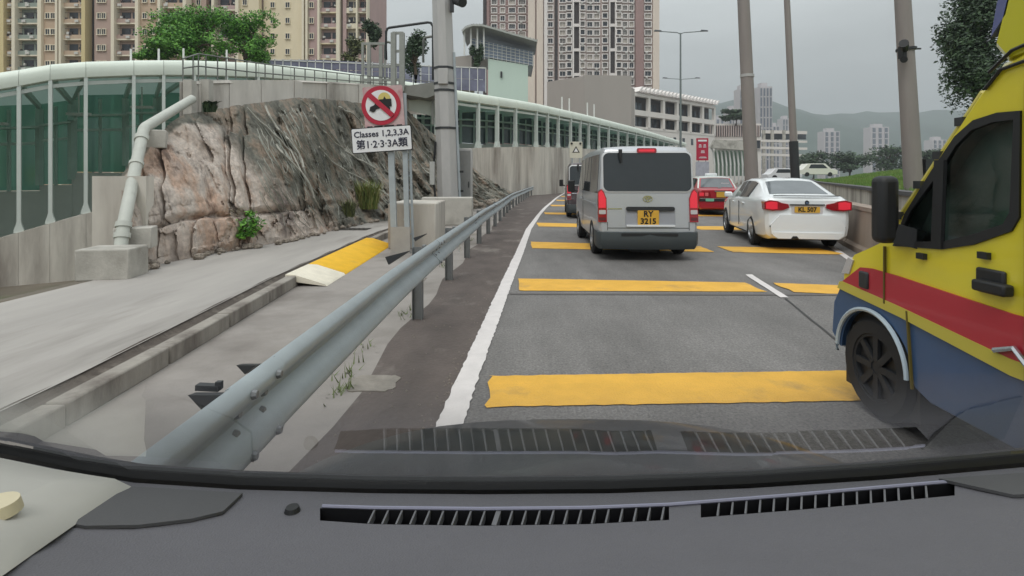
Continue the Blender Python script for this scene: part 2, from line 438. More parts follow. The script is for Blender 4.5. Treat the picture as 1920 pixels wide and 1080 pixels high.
# ------------------------------------------------------------------ guardrail
gr = empty('guardrail', (rail_x(3), 3, 0))
tag(gr, 'long galvanised steel crash barrier curving along the road edge', 'guardrail')
prof = [(0.0, .742), (.012, .75), (.046, .725), (.05, .695), (.012, .652), (-.026, .62), (-.028, .60), (.012, .568), (.05, .525), (.046, .495), (.012, .470), (0, .476)]
inner = [(x - .006, z) for x, z in prof][::-1]
ring = prof + inner
seg_n = [0]
def rail_seg(y0, y1, n):
    q = MB(); rows = []; seg_n[0] += 1; prd = .007 * (seg_n[0] % 2)
    for i in range(n + 1):
        Y = lerp(y0, y1, i / n)
        a = math.atan2(rail_x(Y + .4) - rail_x(Y - .4), .8)
        rows.append([(rail_x(Y) + (x + prd) * math.cos(a), Y - (x + prd) * math.sin(a), z) for x, z in ring + ring[:1]])
    q.grid(rows, flip=True)
    m_ = len(prof)
    for r_, fl in ((rows[0], 0), (rows[-1], 1)):
        q.add(r_[:2 * m_], [((k, k + 1, 2 * m_ - 2 - k, 2 * m_ - 1 - k) if fl else (2 * m_ - 1 - k, 2 * m_ - 2 - k, k + 1, k)) for k in range(m_ - 1)])
    o = q.build('rail_beam', M_galv, gr, sharp=50, loc=None)
    o.matrix_parent_inverse = gr.matrix_world.inverted() if False else Matrix.Translation(-gr.location)
    return o
yb = -2.35
while yb < 105:
    L = 4.0 if yb < 40 else 12.0
    rail_seg(yb, yb + L + .30, 10 if L < 5 else 12)
    yb += L
bolt = MB(); bolt.cyl((0, 0, 0), (.014, 0, 0), .018, .012, 8); boltme = bolt.mesh('bolt', [mat('bolt_steel', lin(128, 130, 132), .5, .5)])
yj = -2.35 + 4
while yj < 42:       # eight bolts at each lap joint
    for dy in (.06, .24):
        for dx, dz in ((.052, .708), (-.002, .645), (-.008, .578), (.052, .510)):
            inst('bolt', boltme, gr, Vector((rail_x(yj + dy) + dx + .004, yj + dy, dz)) - gr.location, 0)
    yj += 4
pp = MB(); pp.box((0, 0, .34), (.006, .10, .76)); pp.box((.045, 0, .34), (.09, .008, .76)); pp.box((.09, 0, .34), (.006, .10, .76))
pp.box((.11, 0, .61), (.03, .08, .26))
pme = pp.mesh('post', [mat('post_steel', lin(122, 124, 124), .6, .3, var=.18, scale=7)])
bp = MB(); bp.box((0, 0, .30), (.10, .12, .60)); bp.box((.02, 0, .62), (.16, .16, .05))
bme = bp.mesh('anchor_block', [M_dark])
bolt = MB(); bolt.cyl((0, 0, 0), (.014, 0, 0), .017, .012, 8); boltme = bolt.mesh('bolt', [mat('bolt_steel', lin(120, 122, 124), .5, .5)])
refl = MB(); refl.box((0, 0, 0), (.02, .05, .10)); refl.cyl((.011, 0, 0), (.016, 0, 0), .022, n=10, mi=1); reflme = refl.mesh('reflector', [M_white, mat('amber_reflector', lin(215, 208, 190), .2)])
Yp = 1.2; i = 0
off = Matrix.Translation(-gr.location)
while Yp < 100:
    a = math.atan2(rail_x(Yp + .4) - rail_x(Yp - .4), .8)
    for nm, me_, p in (('post', pme, Vector((rail_x(Yp) - .155, Yp, 0))),):
        o = inst(nm, me_, gr, p - gr.location, -a)
    if Yp < 30:
        for dz in (.70, .52):
            for dy in (-.09, .09):
                pass
        if i % 3 == 2: inst('reflector', reflme, gr, Vector((rail_x(Yp) + .0, Yp + .3, .40)) - gr.location, -a)
    Yp += 4.1 if Yp < 2 else (2.05 if Yp < 40 else 4); i += 1
# small dark gusset brackets bolted to the back of the rail
for tri, Yq in ((((352, 741), (413, 741), (379, 770)), 1.87), (((443, 685), (480, 685), (459, 702)), 2.25), (((722, 482), (768, 470), (728, 496)), 5.3), (((775, 446), (800, 438), (778, 452)), 7.2)):
    q = MB(); q.prism([at(px_, py_, Yq) for px_, py_ in tri], (0, .05, -.01)); o = q.build('bracket', M_dark, gr); o.matrix_parent_inverse = off
q = MB(); q.bar(at(370, 725, 1.95), at(413, 727, 1.95), .03, .02); q.bar(at(411, 729, 1.95), at(411, 715, 1.95), .02, .02, up=(0, 1, 0)); o = q.build('bracket', M_dark, gr); o.matrix_parent_inverse = off

# weeds in the gravel under the rail
q = MB(); r2 = random.Random(9)
for (px_, py_, n_) in ((640, 735, 30), (655, 700, 18), (690, 655, 12), (760, 590, 22), (835, 500, 20), (880, 452, 20)):
    Yw = 1400 / (py_ - 335); Xw = (px_ - 960) / 1000 * Yw
    for k in range(n_):
        a = r2.uniform(0, 6.28); rr = r2.uniform(0, .16); x = Xw + rr * math.cos(a) * .6; y = Yw + rr * math.sin(a) * 1.6; h_ = r2.uniform(.03, .10); b = r2.uniform(0, 6.28); w = .006
        q.add([(x - w * math.cos(b), y - w * math.sin(b), .005), (x + w * math.cos(b), y + w * math.sin(b), .005), (x + .05 * math.cos(b + 1), y + .05 * math.sin(b + 1), h_)], [(0, 1, 2)])
tag(q.build('weeds', mat('weed_green', lin(104, 116, 74), .8, var=.25, scale=5), road, sharp=0), kind='stuff')

# ------------------------------------------------------------------ covered carriageway (noise enclosure) on the left
encY = curve([(-900, 13), (-400, 17.5), (0, 22), (100, 23), (340, 26), (600, 30), (850, 36.5), (935, 40), (1000, 45), (1080, 54), (1150, 66), (1220, 88), (1290, 135)])
top_y = curve([(-900, 290), (-400, 190), (0, 134), (100, 117), (200, 111), (340, 110), (480, 115), (600, 126), (720, 143), (850, 166), (1000, 191), (1100, 214), (1200, 240), (1290, 268)])
bot_y = curve([(-900, 350), (-400, 228), (0, 169), (100, 150), (200, 143), (340, 141), (480, 145), (600, 154), (720, 168), (850, 187), (1000, 208), (1100, 228), (1200, 251), (1290, 275)])
par_y = curve([(-900, 800), (-400, 560), (0, 446), (100, 417), (205, 388), (340, 362), (600, 318), (850, 279), (935, 276), (1000, 275), (1100, 279), (1200, 288), (1290, 300)])
POSTS = [-820, -700, -600, -500, -420, -340, -270, -200, -140, -85, -28, 35, 94, 161, 251, 307, 365, 425, 485, 545, 605, 665, 725, 780, 820, 857, 899, 935, 969, 1008, 1029, 1049, 1072, 1090, 1106, 1125, 1143, 1161, 1178, 1194, 1209, 1222, 1235, 1246, 1256, 1265, 1273, 1280, 1287]
M_encwhite = mat('enclosure_white_panel', lin(222, 230, 218), .4, var=.07, scale=.6, stretch=(1, 1, .3))
M_encpost = mat('enclosure_post_paint', lin(205, 212, 206), .5, var=.06, scale=2)
M_far = mat('enclosure_far_steel', lin(178, 200, 190), .6, var=.1, scale=2)
M_green = bpy.data.materials.new('green_tinted_pane'); M_green.use_nodes = True
def greenpane():
    n = M_green.node_tree.nodes; l = M_green.node_tree.links; n.remove(n['Principled BSDF'])
    t = n.new('ShaderNodeBsdfTransparent'); t.inputs[0].default_value = (.045, .14, .11, 1)
    d = n.new('ShaderNodeBsdfTranslucent'); d.inputs[0].default_value = (.09, .25, .19, 1)
    g = n.new('ShaderNodeBsdfGlossy'); g.inputs['Roughness'].default_value = .08; g.inputs[0].default_value = (.7, .8, .78, 1)
    a = n.new('ShaderNodeMixShader'); a.inputs[0].default_value = .45; l.new(t.outputs[0], a.inputs[1]); l.new(d.outputs[0], a.inputs[2])
    b = n.new('ShaderNodeMixShader'); b.inputs[0].default_value = .07; l.new(a.outputs[0], b.inputs[1]); l.new(g.outputs[0], b.inputs[2])
    l.new(b.outputs[0], n['Material Output'].inputs['Surface'])
greenpane()
M_dkpane = mat('shaded_opening_pane', lin(66, 82, 84), .2, var=.4, scale=.3, col2=lin(104, 122, 122), c2pos=(.5, .7))  # opaque dark teal paints the shaded interior behind the open bays
M_ceil = bpy.data.materials.new('enclosure_ceiling'); M_ceil.use_nodes = True
def ceilmat():
    n = M_ceil.node_tree.nodes; l = M_ceil.node_tree.links; n.remove(n['Principled BSDF'])
    d = n.new('ShaderNodeBsdfDiffuse'); d.inputs[0].default_value = lin(140, 152, 146); t = n.new('ShaderNodeBsdfTranslucent'); t.inputs[0].default_value = (.16, .23, .20, 1)
    a = n.new('ShaderNodeMixShader'); a.inputs[0].default_value = .5; l.new(d.outputs[0], a.inputs[1]); l.new(t.outputs[0], a.inputs[2]); l.new(a.outputs[0], n['Material Output'].inputs['Surface'])
ceilmat()
enc = empty('noise_enclosure', at(340, 362, encY(340)))
tag(enc, 'long white-capped covered carriageway with green glazing and slender posts behind the rock', 'noise enclosure')
EO = Matrix.Translation(-enc.location)
def ench(o): o.matrix_parent_inverse = EO; return o
def P(px): Y = encY(px); return Vector(((px - 960) / 1000 * Y, Y, 0))
def Z(px, py): return H + (335 - py) / 1000 * encY(px)
def nrm(px):
    d = (P(px + 4) - P(px - 4)).normalized()
    return Vector((-d.y, d.x, 0))        # away from the viewer
DEP = 9.0
for i in range(len(POSTS) - 1):
    a, b = POSTS[i], POSTS[i + 1]
    gap = 0.35 if b < 840 else .18
    a2, b2 = a + gap, b - gap
    rows = []
    # rounded cap panel
    for px_ in (a2, b2):
        p = P(px_); n_ = nrm(px_); zt, zb = Z(px_, top_y(px_)), Z(px_, bot_y(px_)); h_ = zt - zb
        r_ = []
        for (dn, dz) in ((.55, 0), (.10, 0), (-.02, .04), (-.05, .25), (-.05, .55), (.02, .78), (.20, .94), (.5, 1.0), (1.4, 1.02), (1.4, .6), (.55, .6)):
            r_.append(p + n_ * dn * max(.6, h_) + Vector((0, 0, zb + dz * h_)))
        rows.append(r_)
    q = MB(); q.grid([rows[0] + rows[0][:1], rows[1] + rows[1][:1]]); nn = len(rows[0])
    q.add(rows[0], [tuple(range(nn - 1, -1, -1))]); q.add(rows[1], [tuple(range(nn))])
    ench(q.build('cap_panel', M_encwhite, enc, sharp=40))
    # parapet panel
    g2 = .25 if b < 840 else .12
    q = MB(); pa, pb = P(a + g2), P(b - g2); na, nb = nrm(a), nrm(b)
    za, zb = Z(a, par_y(a)), Z(b, par_y(b))
    lo = -4.2
    vs_ = [pa - na * .12 + Vector((0, 0, lo)), pb - nb * .12 + Vector((0, 0, lo)), pb - nb * .12 + Vector((0, 0, zb)), pa - na * .12 + Vector((0, 0, za))]
    vs_ += [v + (na if k in (0, 3) else nb) * .35 for k, v in enumerate(vs_)]
    q.add(vs_, [(0, 1, 2, 3), (5, 4, 7, 6), (3, 2, 6, 7), (0, 3, 7, 4), (1, 5, 6, 2)])
    ench(q.build('parapet_panel', M_conc_d, enc, sharp=0))
    # posts: slim steel with a flared foot
    p = P(a); n_ = nrm(a); zt, zb = Z(a, bot_y(a)), Z(a, par_y(a)); t_ = (P(a + 3) - P(a - 3)).normalized()
    w = .13 if a < 840 else .17
    q = MB()
    def pq(s, d_, z): return p + t_ * s + n_ * d_ + Vector((0, 0, z))
    q.add([pq(s, d_, z) for z in (zb + .45, zt + .05) for s, d_ in ((-w / 2, 0), (w / 2, 0), (w / 2, .28), (-w / 2, .28))], [(0, 1, 5, 4), (1, 2, 6, 5), (2, 3, 7, 6), (3, 0, 4, 7)])
    q.add([pq(s, d_, z) for z, k in ((zb - .02, 2.6), (zb + .12, 2.4), (zb + .3, 1.5), (zb + .45, 1.0)) for s, d_ in ((-w / 2 * k, -.02), (w / 2 * k, -.02), (w / 2 * k, .3), (-w / 2 * k, .3))],
          [(4 * r + c_, 4 * r + (c_ + 1) % 4, 4 * r + 4 + (c_ + 1) % 4, 4 * r + 4 + c_) for r in range(3) for c_ in range(4)])
    ench(q.build('post', M_encpost, enc, sharp=40))
    # rail under the cap between the posts
    q = MB(); h_ = .16
    q.bar(P(a) + nrm(a) * .2 + Vector((0, 0, Z(a, bot_y(a)) - .22)), P(b) + nrm(b) * .2 + Vector((0, 0, Z(b, bot_y(b)) - .22)), .1, h_)
    ench(q.build('top_rail', M_encpost, enc))
    # far side: parapet, posts, green panes with a mid rail, ceiling rib
    dep = DEP if a < 700 else lerp(DEP, 4.5, min(1, (a - 700) / 350))
    depb = DEP if b < 700 else lerp(DEP, 4.5, min(1, (b - 700) / 350))
    fa, fb = P(a) + na * dep, P(b) + nb * depb
    fz = lambda z: Vector((0, 0, z))
    fpa, fpb = za + (1.9 if a < 600 else .5), zb + (1.9 if b < 600 else .5)
    zta, ztb = Z(a, bot_y(a)), Z(b, bot_y(b))
    q = MB(); q.add([fa + fz(-4), fb + fz(-4), fb + fz(fpb), fa + fz(fpa), fb + nb * .4 + fz(fpb), fa + na * .4 + fz(fpa)], [(0, 1, 2, 3), (3, 2, 4, 5)])
    ench(q.build('far_parapet', mat('pale_far_wall', lin(190, 196, 188), .8, var=.1, scale=.4), enc, sharp=0))
    zm, zmb = lerp(fpa, zta, .58), lerp(fpb, ztb, .58)
    for (l0, l1, h0, h1) in ((fpa + .04, fpb + .04, zm - .05, zmb - .05), (zm + .05, zmb + .05, zta + .32, ztb + .32)):
        if h0 - l0 < .4: continue
        q = MB(); q.add([fa + fz(l0), fb + fz(l1), fb + fz(h1), fa + fz(h0)], [(0, 1, 2, 3)]); pass
        ench(q.build('green_pane', M_green if a < 800 else M_dkpane, enc, sharp=0))  # farther bays: dark sheets painted as shaded openings, not green glass
    q = MB(); q.bar(fa - na * .1 + fz(zm), fb - nb * .1 + fz(zmb), .12, .14)
    q.bar(fa - na * .1 + fz(fpa - .02), fa - na * .1 + fz(zta), .3, .2, up=(1, 0, 0))
    fm_ = (fa + fb) / 2 - na * .12
    q.bar(fm_ + fz((fpa + fpb) / 2), fm_ + fz((zta + ztb) / 2), .12, .12, up=(1, 0, 0))
    q.bar(fa - na * .5 + fz(lerp(zm, zta, .45)), fb - nb * .5 + fz(lerp(zmb, ztb, .45)), .5, .10)
    ench(q.build('far_frame', M_far, enc))
    q = MB(); q.add([P(a) + na * .4 + fz(zta + .25), P(b) + nb * .4 + fz(ztb + .25), fb + fz(ztb + .25), fa + fz(zta + .25)], [(3, 2, 1, 0)])
    
    q.bar(P(a) + na * .4 + fz(zta + .12), fa + fz(zta + .12), .16, .26, 1)
    ench(q.build('ceiling_panel', [M_ceil, M_far], enc))
    if a < 330 and i % 2 == 0:
        q = MB(); m_ = (P(a) + P(b)) / 2 + na * dep * .55
        q.box(m_ + fz(zta - .9), (1.1, .3, .12)); q.bar(m_ + fz(zta - .85), m_ + fz(zta + .2), .05, .05, up=(1, 0, 0))
        ench(q.build('lamp_housing', M_encpost, enc))
# carriageway inside
mb = MB(); mb.grid([[tuple(P(px_) + nrm(px_) * k + Vector((0, 0, Z(px_, par_y(px_)) - 1.3))) for k in (.2, (DEP if px_ < 700 else lerp(DEP, 4.5, min(1, (px_ - 700) / 350))) + .1)] for px_ in POSTS])
ench(mb.build('carriageway', M_conc, enc, sharp=0))

for px_ in (248, 300, 354, 434, 1074, 1088, 1120, 1132):
    q = MB(); p = P(px_) + nrm(px_) * 1.2; z = Z(px_, top_y(px_)); h_ = .028 * encY(px_); q.cyl(p + Vector((0, 0, z - .1)), p + Vector((0, 0, z + h_)), .05 if px_ < 900 else .08, n=6); ench(q.build('rod', M_white, enc))
# ------------------------------------------------------------------ rock outcrop
M_rock = bpy.data.materials.new('granite'); M_rock.use_nodes = True
def rockmat():
    t = M_rock.node_tree; n = t.nodes; l = t.links; p = n['Principled BSDF']; p.inputs['Roughness'].default_value = .92
    g = n.new('ShaderNodeTexCoord')
    def nz(scale, detail, stretch=(1, 1, 1), rough=.6):
        m = n.new('ShaderNodeMapping'); m.inputs['Scale'].default_value = stretch; l.new(g.outputs['Object'], m.inputs[0])
        a = n.new('ShaderNodeTexNoise'); a.inputs['Scale'].default_value = scale; a.inputs['Detail'].default_value = detail; a.inputs['Roughness'].default_value = rough
        l.new(m.outputs[0], a.inputs['Vector']); return a.outputs['Fac']
    def ramp(f, stops):
        r = n.new('ShaderNodeValToRGB'); e = r.color_ramp.elements
        e[0].position, e[0].color = stops[0]; e[1].position, e[1].color = stops[-1]
        for s in stops[1:-1]: x = e.new(s[0]); x.color = s[1]
        l.new(f, r.inputs[0]); return r.outputs[0]
    base = ramp(nz(.9, 6, (1, 1, .5)), [(.30, lin(150, 138, 132)), (.42, lin(210, 194, 182)), (.52, lin(218, 206, 196)), (.60, lin(206, 176, 156)), (.72, lin(176, 166, 160))])
    streak = ramp(nz(2.6, 7, (1, 1, .12), .7), [(.36, (.36, .33, .32, 1)), (.46, (.95, .95, .95, 1)), (.75, (1.1, 1.08, 1.05, 1))])
    fine = ramp(nz(16, 8), [(.3, (.72, .72, .72, 1)), (.7, (1.15, 1.15, 1.15, 1))])
    def mulc(a, b):
        x = n.new('ShaderNodeMix'); x.data_type = 'RGBA'; x.blend_type = 'MULTIPLY'; x.inputs['Factor'].default_value = 1
        l.new(a, x.inputs['A']); l.new(b, x.inputs['B']); return x.outputs['Result']
    c = mulc(mulc(base, streak), fine)
    # the netted slope: weathered grey-green, marked by the vertex layer
    at_ = n.new('ShaderNodeAttribute'); at_.attribute_name = 'netted'
    netc = mulc(ramp(nz(1.6, 7, (1, 1, .5), .7), [(.32, lin(76, 76, 70)), (.48, lin(126, 124, 114)), (.6, lin(158, 140, 124)), (.75, lin(96, 110, 92))]), fine)
    w = n.new('ShaderNodeMath'); w.operation = 'MULTIPLY_ADD'; l.new(nz(1.1, 5), w.inputs[0]); w.inputs[1].default_value = .9; w.inputs[2].default_value = -.45
    ad = n.new('ShaderNodeMath'); ad.operation = 'ADD'; ad.use_clamp = True; l.new(at_.outputs['Fac'], ad.inputs[0]); l.new(w.outputs[0], ad.inputs[1])
    sp = n.new('ShaderNodeMapRange'); sp.inputs['From Min'].default_value = .35; sp.inputs['From Max'].default_value = .6; l.new(ad.outputs[0], sp.inputs['Value'])
    x = n.new('ShaderNodeMix'); x.data_type = 'RGBA'; l.new(sp.outputs[0], x.inputs['Factor']); l.new(c, x.inputs['A']); l.new(netc, x.inputs['B'])
    l.new(x.outputs['Result'], p.inputs['Base Color'])
    b = n.new('ShaderNodeBump'); b.inputs['Strength'].default_value = .9; b.inputs['Distance'].default_value = .06
    l.new(nz(12, 10, (1, 1, .7), .75), b.inputs['Height']); l.new(b.outputs[0], p.inputs['Normal'])
rockmat()
rk_base = curve([(225, 512), (260, 503), (300, 496), (345, 487), (400, 476), (450, 467), (500, 459), (560, 449), (620, 434), (680, 420), (740, 413), (800, 402), (850, 394), (900, 386), (960, 380)])
rk_top = curve([(225, 330), (262, 290), (285, 258), (310, 238), (345, 215), (400, 205), (450, 197), (500, 190), (560, 183), (620, 186), (680, 194), (720, 200), (760, 205), (800, 240), (850, 285), (900, 325), (940, 350), (965, 362)])
setb = curve([(225, .7), (345, 1.3), (450, 1.8), (560, 3.0), (680, 4.8), (760, 5.6), (850, 6), (960, 5)])
def rk_Y(px, v):
    yb = 1280 / (rk_base(px) - 335)
    lean = v ** 1.9 if px < 520 else lerp(v ** 1.9, v, min(1, (px - 520) / 120))
    return yb + setb(px) * lean
NU, NV = 330, 120
JL = [(285, .10), (366, .16), (452, .22), (540, .12)]
JU = [(266, .10), (303, .30), (416, .16), (428, .24), (452, .30), (525, .10)]
rows = []; netw = []
for j in range(NV + 1):
    v = j / NV; r_ = []
    for i in range(NU + 1):
        px_ = lerp(228, 962, i / NU)
        py_ = lerp(rk_base(px_), rk_top(px_), v); Y = rk_Y(px_, v)
        p = at(px_, py_, Y)
        if v == 0: p.z -= .35
        # slabs parted by upright joints, broken blocks below the crack, ribs on the netted slope
        wob = 16 * noise.noise(Vector((p.z * .8, px_ * .004, 2))) + 5 * noise.noise(Vector((p.z * 3.1, px_ * .02, 7)))
        low = v < .30 - .0003 * (px_ - 300)
        u = px_ + wob - (0 if low else (1 - v) * (px_ - 330) * .10)
        J = JL if low else JU
        g = 0.0; k = 0
        for jx, jd in J:
            g -= jd * math.exp(-((u - jx) / 3.2) ** 2)
            if u > jx: k += 1
        rs = random.Random(k * 13 + (500 if low else 0)); slabd = rs.uniform(-.16, .16)
        # soft transition between slabs
        fr = noise.fractal(p * 2.2, 1.0, 2.0, 5)
        fr2 = noise.fractal(Vector((p.x * 5, p.y * 5, p.z * 3)), 1.0, 2.0, 4)
        ridg = abs(noise.noise(Vector((p.x * 1.5 + p.z * .6, p.y * .9, p.z * .28))))
        blk = noise.cell(Vector((p.x * 1.9 + .8 * p.z, p.z * 1.7 + fr * .5, p.y * .6)))
        wn = smooth(520, 620, px_)
        vp = Vector((p.x * 1.25 + .25 * fr, p.y * .8, p.z * .75)); dist, pts_ = noise.voronoi(vp); c0 = pts_[0]
        fac = .22 * (noise.cell(c0 * 7.3)) + (vp - c0).dot(Vector((noise.cell(c0 * 3.1), 0, noise.cell(c0 * 5.7)))) * .22 - .05 * math.exp(-((dist[1] - dist[0]) / .05) ** 2)
        vq = vp * 2.7; d2, pt2 = noise.voronoi(vq); c1 = pt2[0]
        fac += .06 * noise.cell(c1 * 6.1) + (vq - c1).dot(Vector((noise.cell(c1 * 2.9), 0, noise.cell(c1 * 4.3)))) * .05
        d = fac * lerp(.38, .6, smooth(380, 560, px_) if not low else 1) + (1 - wn) * (slabd * .5 + g * .8 + .07 * fr + .05 * fr2 + .25 * (abs(noise.noise(Vector((p.x * 1.1, p.y, p.z * .5)))) - .2) + (.10 * blk if low else .0)) + wn * (.75 * (ridg - .22) + .22 * fr + .06 * fr2 + .12 * blk * (1 - v))
        # a horizontal crack that undercuts the face
        crack = math.exp(-((v - (.30 + .025 * noise.noise(p * 1.3) - .0003 * (px_ - 300))) / .018) ** 2) * (1 if px_ < 640 else 0)
        d -= .30 * crack
        d *= smooth(0, .06, v) * (1 - .7 * smooth(.9, 1, v)) + (.25 if v < .06 else 0)
        edge = smooth(0, .04, i / NU)
        p += Vector((.25, -1, .15)).normalized() * d * edge
        r_.append(p)
        netw.append(smooth(430, 640, px_ - 330 * (1 - v) * .25 + 160 * v) * .95 + (.7 * smooth(.86, .98, v)))
    rows.append(r_)
# roll the top back into the hill
for k, back in enumerate((.8, 2.2)):
    r_ = []
    for i in range(NU + 1):
        px_ = lerp(228, 962, i / NU); p = rows[NV][i].copy()
        p.y += back; p.z += -.05 - .12 * k; p.x -= back * .2
        r_.append(p); netw.append(1)
    rows.append(r_)
# close the sides: left return
left = []
mb = MB(); mb.grid(rows, flip=True)
mb.grid([[rows[j][0] + Vector((-.3 * k, 1.6 * k, -.25 * k)) for k in range(5)] for j in range(NV + 1)])
netw += [0.2] * ((NV + 1) * 5)
rock = mb.build('rock_outcrop', M_rock, sharp=26)
at_l = rock.data.attributes.new('netted', 'FLOAT', 'POINT'); at_l.data.foreach_set('value', netw)
tag(rock, 'large weathered granite outcrop with an orange face and a netted grey slope', 'rock')
# face is seen from outside: flip if needed handled by two-sided shading

def on_rock(px, v, out=.05):
    i = max(0, min(NU, int((px - 228) / (962 - 228) * NU))); j = max(0, min(NV, int(v * NV)))
    return rows[j][i] + Vector((.05, -out, out * .3))
# steel cables of the netting: each its own strand
M_cable = mat('netting_cable', lin(168, 166, 156), .6, .2, var=.15, scale=9)
net = empty('slope_netting', on_rock(620, .3))
tag(net, 'pale steel cables strung down the netted rock slope', 'slope netting')
r2 = random.Random(21)
cabs = [((470, .97), (600, .3)), ((500, .97), (575, .45)), ((585, .85), (700, .45)), ((600, .62), (730, .2)), ((560, .98), (650, .6)), ((640, .95), (700, .7)), ((700, .9), (800, .45)), ((755, .95), (850, .6)), ((760, .8), (880, .4)), ((770, .6), (905, .25)), ((800, .75), (925, .2)), ((840, .9), (935, .25)), ((870, .8), (945, .2)), ((700, .6), (770, .25)), ((520, .7), (610, .15))]
for (a, b) in cabs:
    pts = []
    for k in range(15):
        t = k / 14
        pts.append(on_rock(lerp(a[0], b[0], t) + 7 * math.sin(t * 6 + a[0]), lerp(a[1], b[1], t), .07 + .03 * math.sin(t * 9)))
    q = MB(); q.tube(pts, r2.uniform(.016, .03), 5)
    o = q.build('cable', M_cable, net); o.matrix_parent_inverse = Matrix.Translation(-net.location)
# finer mesh lines of the netting, too small to count
q = MB()
for k in range(420):
    px_ = r2.uniform(470, 930); v0 = r2.uniform(.3, .98); ln = r2.uniform(.1, .35)
    pts = [on_rock(px_ + t * ln * r2.uniform(120, 170), max(.03, v0 - ln * t), .035) for t in (0, .25, .5, .75, 1)]
    q.tube(pts, .007, 3, caps=False)
o = tag(q.build('mesh_wire', mat('wire', lin(150, 152, 142), .6, var=.2, scale=9), net), kind='stuff'); o.matrix_parent_inverse = Matrix.Translation(-net.location)

# loose stones along the foot of the rock
M_stone = mat('loose_stone', lin(150, 140, 128), .95, var=.3, scale=6, col2=lin(104, 94, 86), bump=.5, bscale=15)
def stone_mesh(seed):
    r3 = random.Random(seed); bm = bmesh.new(); bmesh.ops.create_icosphere(bm, subdivisions=2, radius=1)
    for v in bm.verts:
        d = 1 + .35 * noise.noise(v.co * 1.3 + Vector((seed, 0, 0)))
        v.co = Vector((v.co.x * d, v.co.y * d * .8, v.co.z * d * .6))
    me = bpy.data.meshes.new('stone'); bm.to_mesh(me); bm.free(); me.materials.append(M_stone); return me
sm = [stone_mesh(k) for k in range(4)]
rb = empty('rubble', on_rock(340, 0)); tag(rb, 'broken stones and rubble scattered along the foot of the rock', 'rubble', kind='stuff')
for k in range(70):
    px_ = r2.uniform(262, 720) if k < 50 else r2.uniform(860, 945)
    yb = 1280 / (rk_base(px_) - 335); Y = yb - r2.uniform(.02, .35)
    s = r2.uniform(.03, .10) if k < 50 else r2.uniform(.1, .3)
    o = inst('stone', sm[k % 4], rb, Vector(((px_ - 960) / 1000 * Y, Y, ph + s * .3 if Y < 30 else .2)) - rb.location, r2.uniform(0, 6), (s, s, s))

# ------------------------------------------------------------------ concrete wall with railing on top of the rock
wallY = curve([(330, 12.3), (345, 12.4), (560, 16.2), (700, 21), (800, 25)])
w_top = curve([(330, 153), (420, 150), (560, 150), (700, 158), (800, 168)])
w_bot = curve([(330, 235), (400, 225), (560, 208), (800, 215)])
cw = empty('retaining_wall', at(345, 215, wallY(345))); tag(cw, 'stained concrete retaining wall crowning the rock outcrop', 'wall')
WO = Matrix.Translation(-cw.location)
edges = [336, 372, 430, 490, 552, 612, 672, 732, 792]
for a, b in zip(edges, edges[1:]):
    q = MB(); pa0, pb0 = at(a + .6, w_bot(a), wallY(a)), at(b - .6, w_bot(b), wallY(b)); pa1, pb1 = at(a + .6, w_top(a), wallY(a)), at(b - .6, w_top(b), wallY(b))
    d = Vector((.1, .35, 0))
    q.add([pa0, pb0, pb1, pa1, pa0 + d, pb0 + d, pb1 + d, pa1 + d], [(0, 1, 2, 3), (3, 2, 6, 7), (1, 5, 6, 2), (4, 0, 3, 7)])
    o = q.build('wall_panel', mat('pale_stained_wall', lin(216, 210, 202), .9, var=.2, scale=1.5, col2=lin(140, 132, 124), stretch=(1, 1, .3), c2pos=(.48, .72)), cw, sharp=0); o.matrix_parent_inverse = WO
for a in (356, 388):
    q = MB(); c0, c1 = at(a, 228, wallY(a) - .12), at(a, w_top(a) - 1, wallY(a) - .12); q.bar(c0, c1, .2, .2, up=(0, 1, 0)); o = q.build('buttress', M_conc, cw); o.matrix_parent_inverse = WO
rl = empty('railing', at(345, 150, wallY(345))); tag(rl, 'thin grey tube railing along the top of the concrete wall above the rock', 'railing')
RO = Matrix.Translation(-rl.location)
r_top = curve([(343, 110), (372, 101), (420, 108), (480, 118), (560, 128), (660, 140), (830, 155)])
r_mid = curve([(343, 128), (372, 124), (480, 136), (660, 152), (830, 166)])
rp = [343, 362, 372, 386, 408, 424, 442, 463, 480, 497, 512, 530, 552, 572, 590, 612, 632, 655, 676, 700, 724, 748, 775, 800, 822]
M_tubeg = mat('railing_tube', lin(120, 122, 118), .5, .3, var=.1, scale=10)
for a in rp:
    q = MB(); q.cyl(at(a, w_top(a) + 3, wallY(a) + .1), at(a, r_top(a), wallY(a) + .1), .018, n=6); o = q.build('baluster', M_tubeg, rl); o.matrix_parent_inverse = RO
for f in (r_top, r_mid):
    q = MB(); q.tube([at(a, f(a), wallY(a) + .1) for a in rp], .019, 6); o = q.build('rail', M_tubeg, rl); o.matrix_parent_inverse = RO

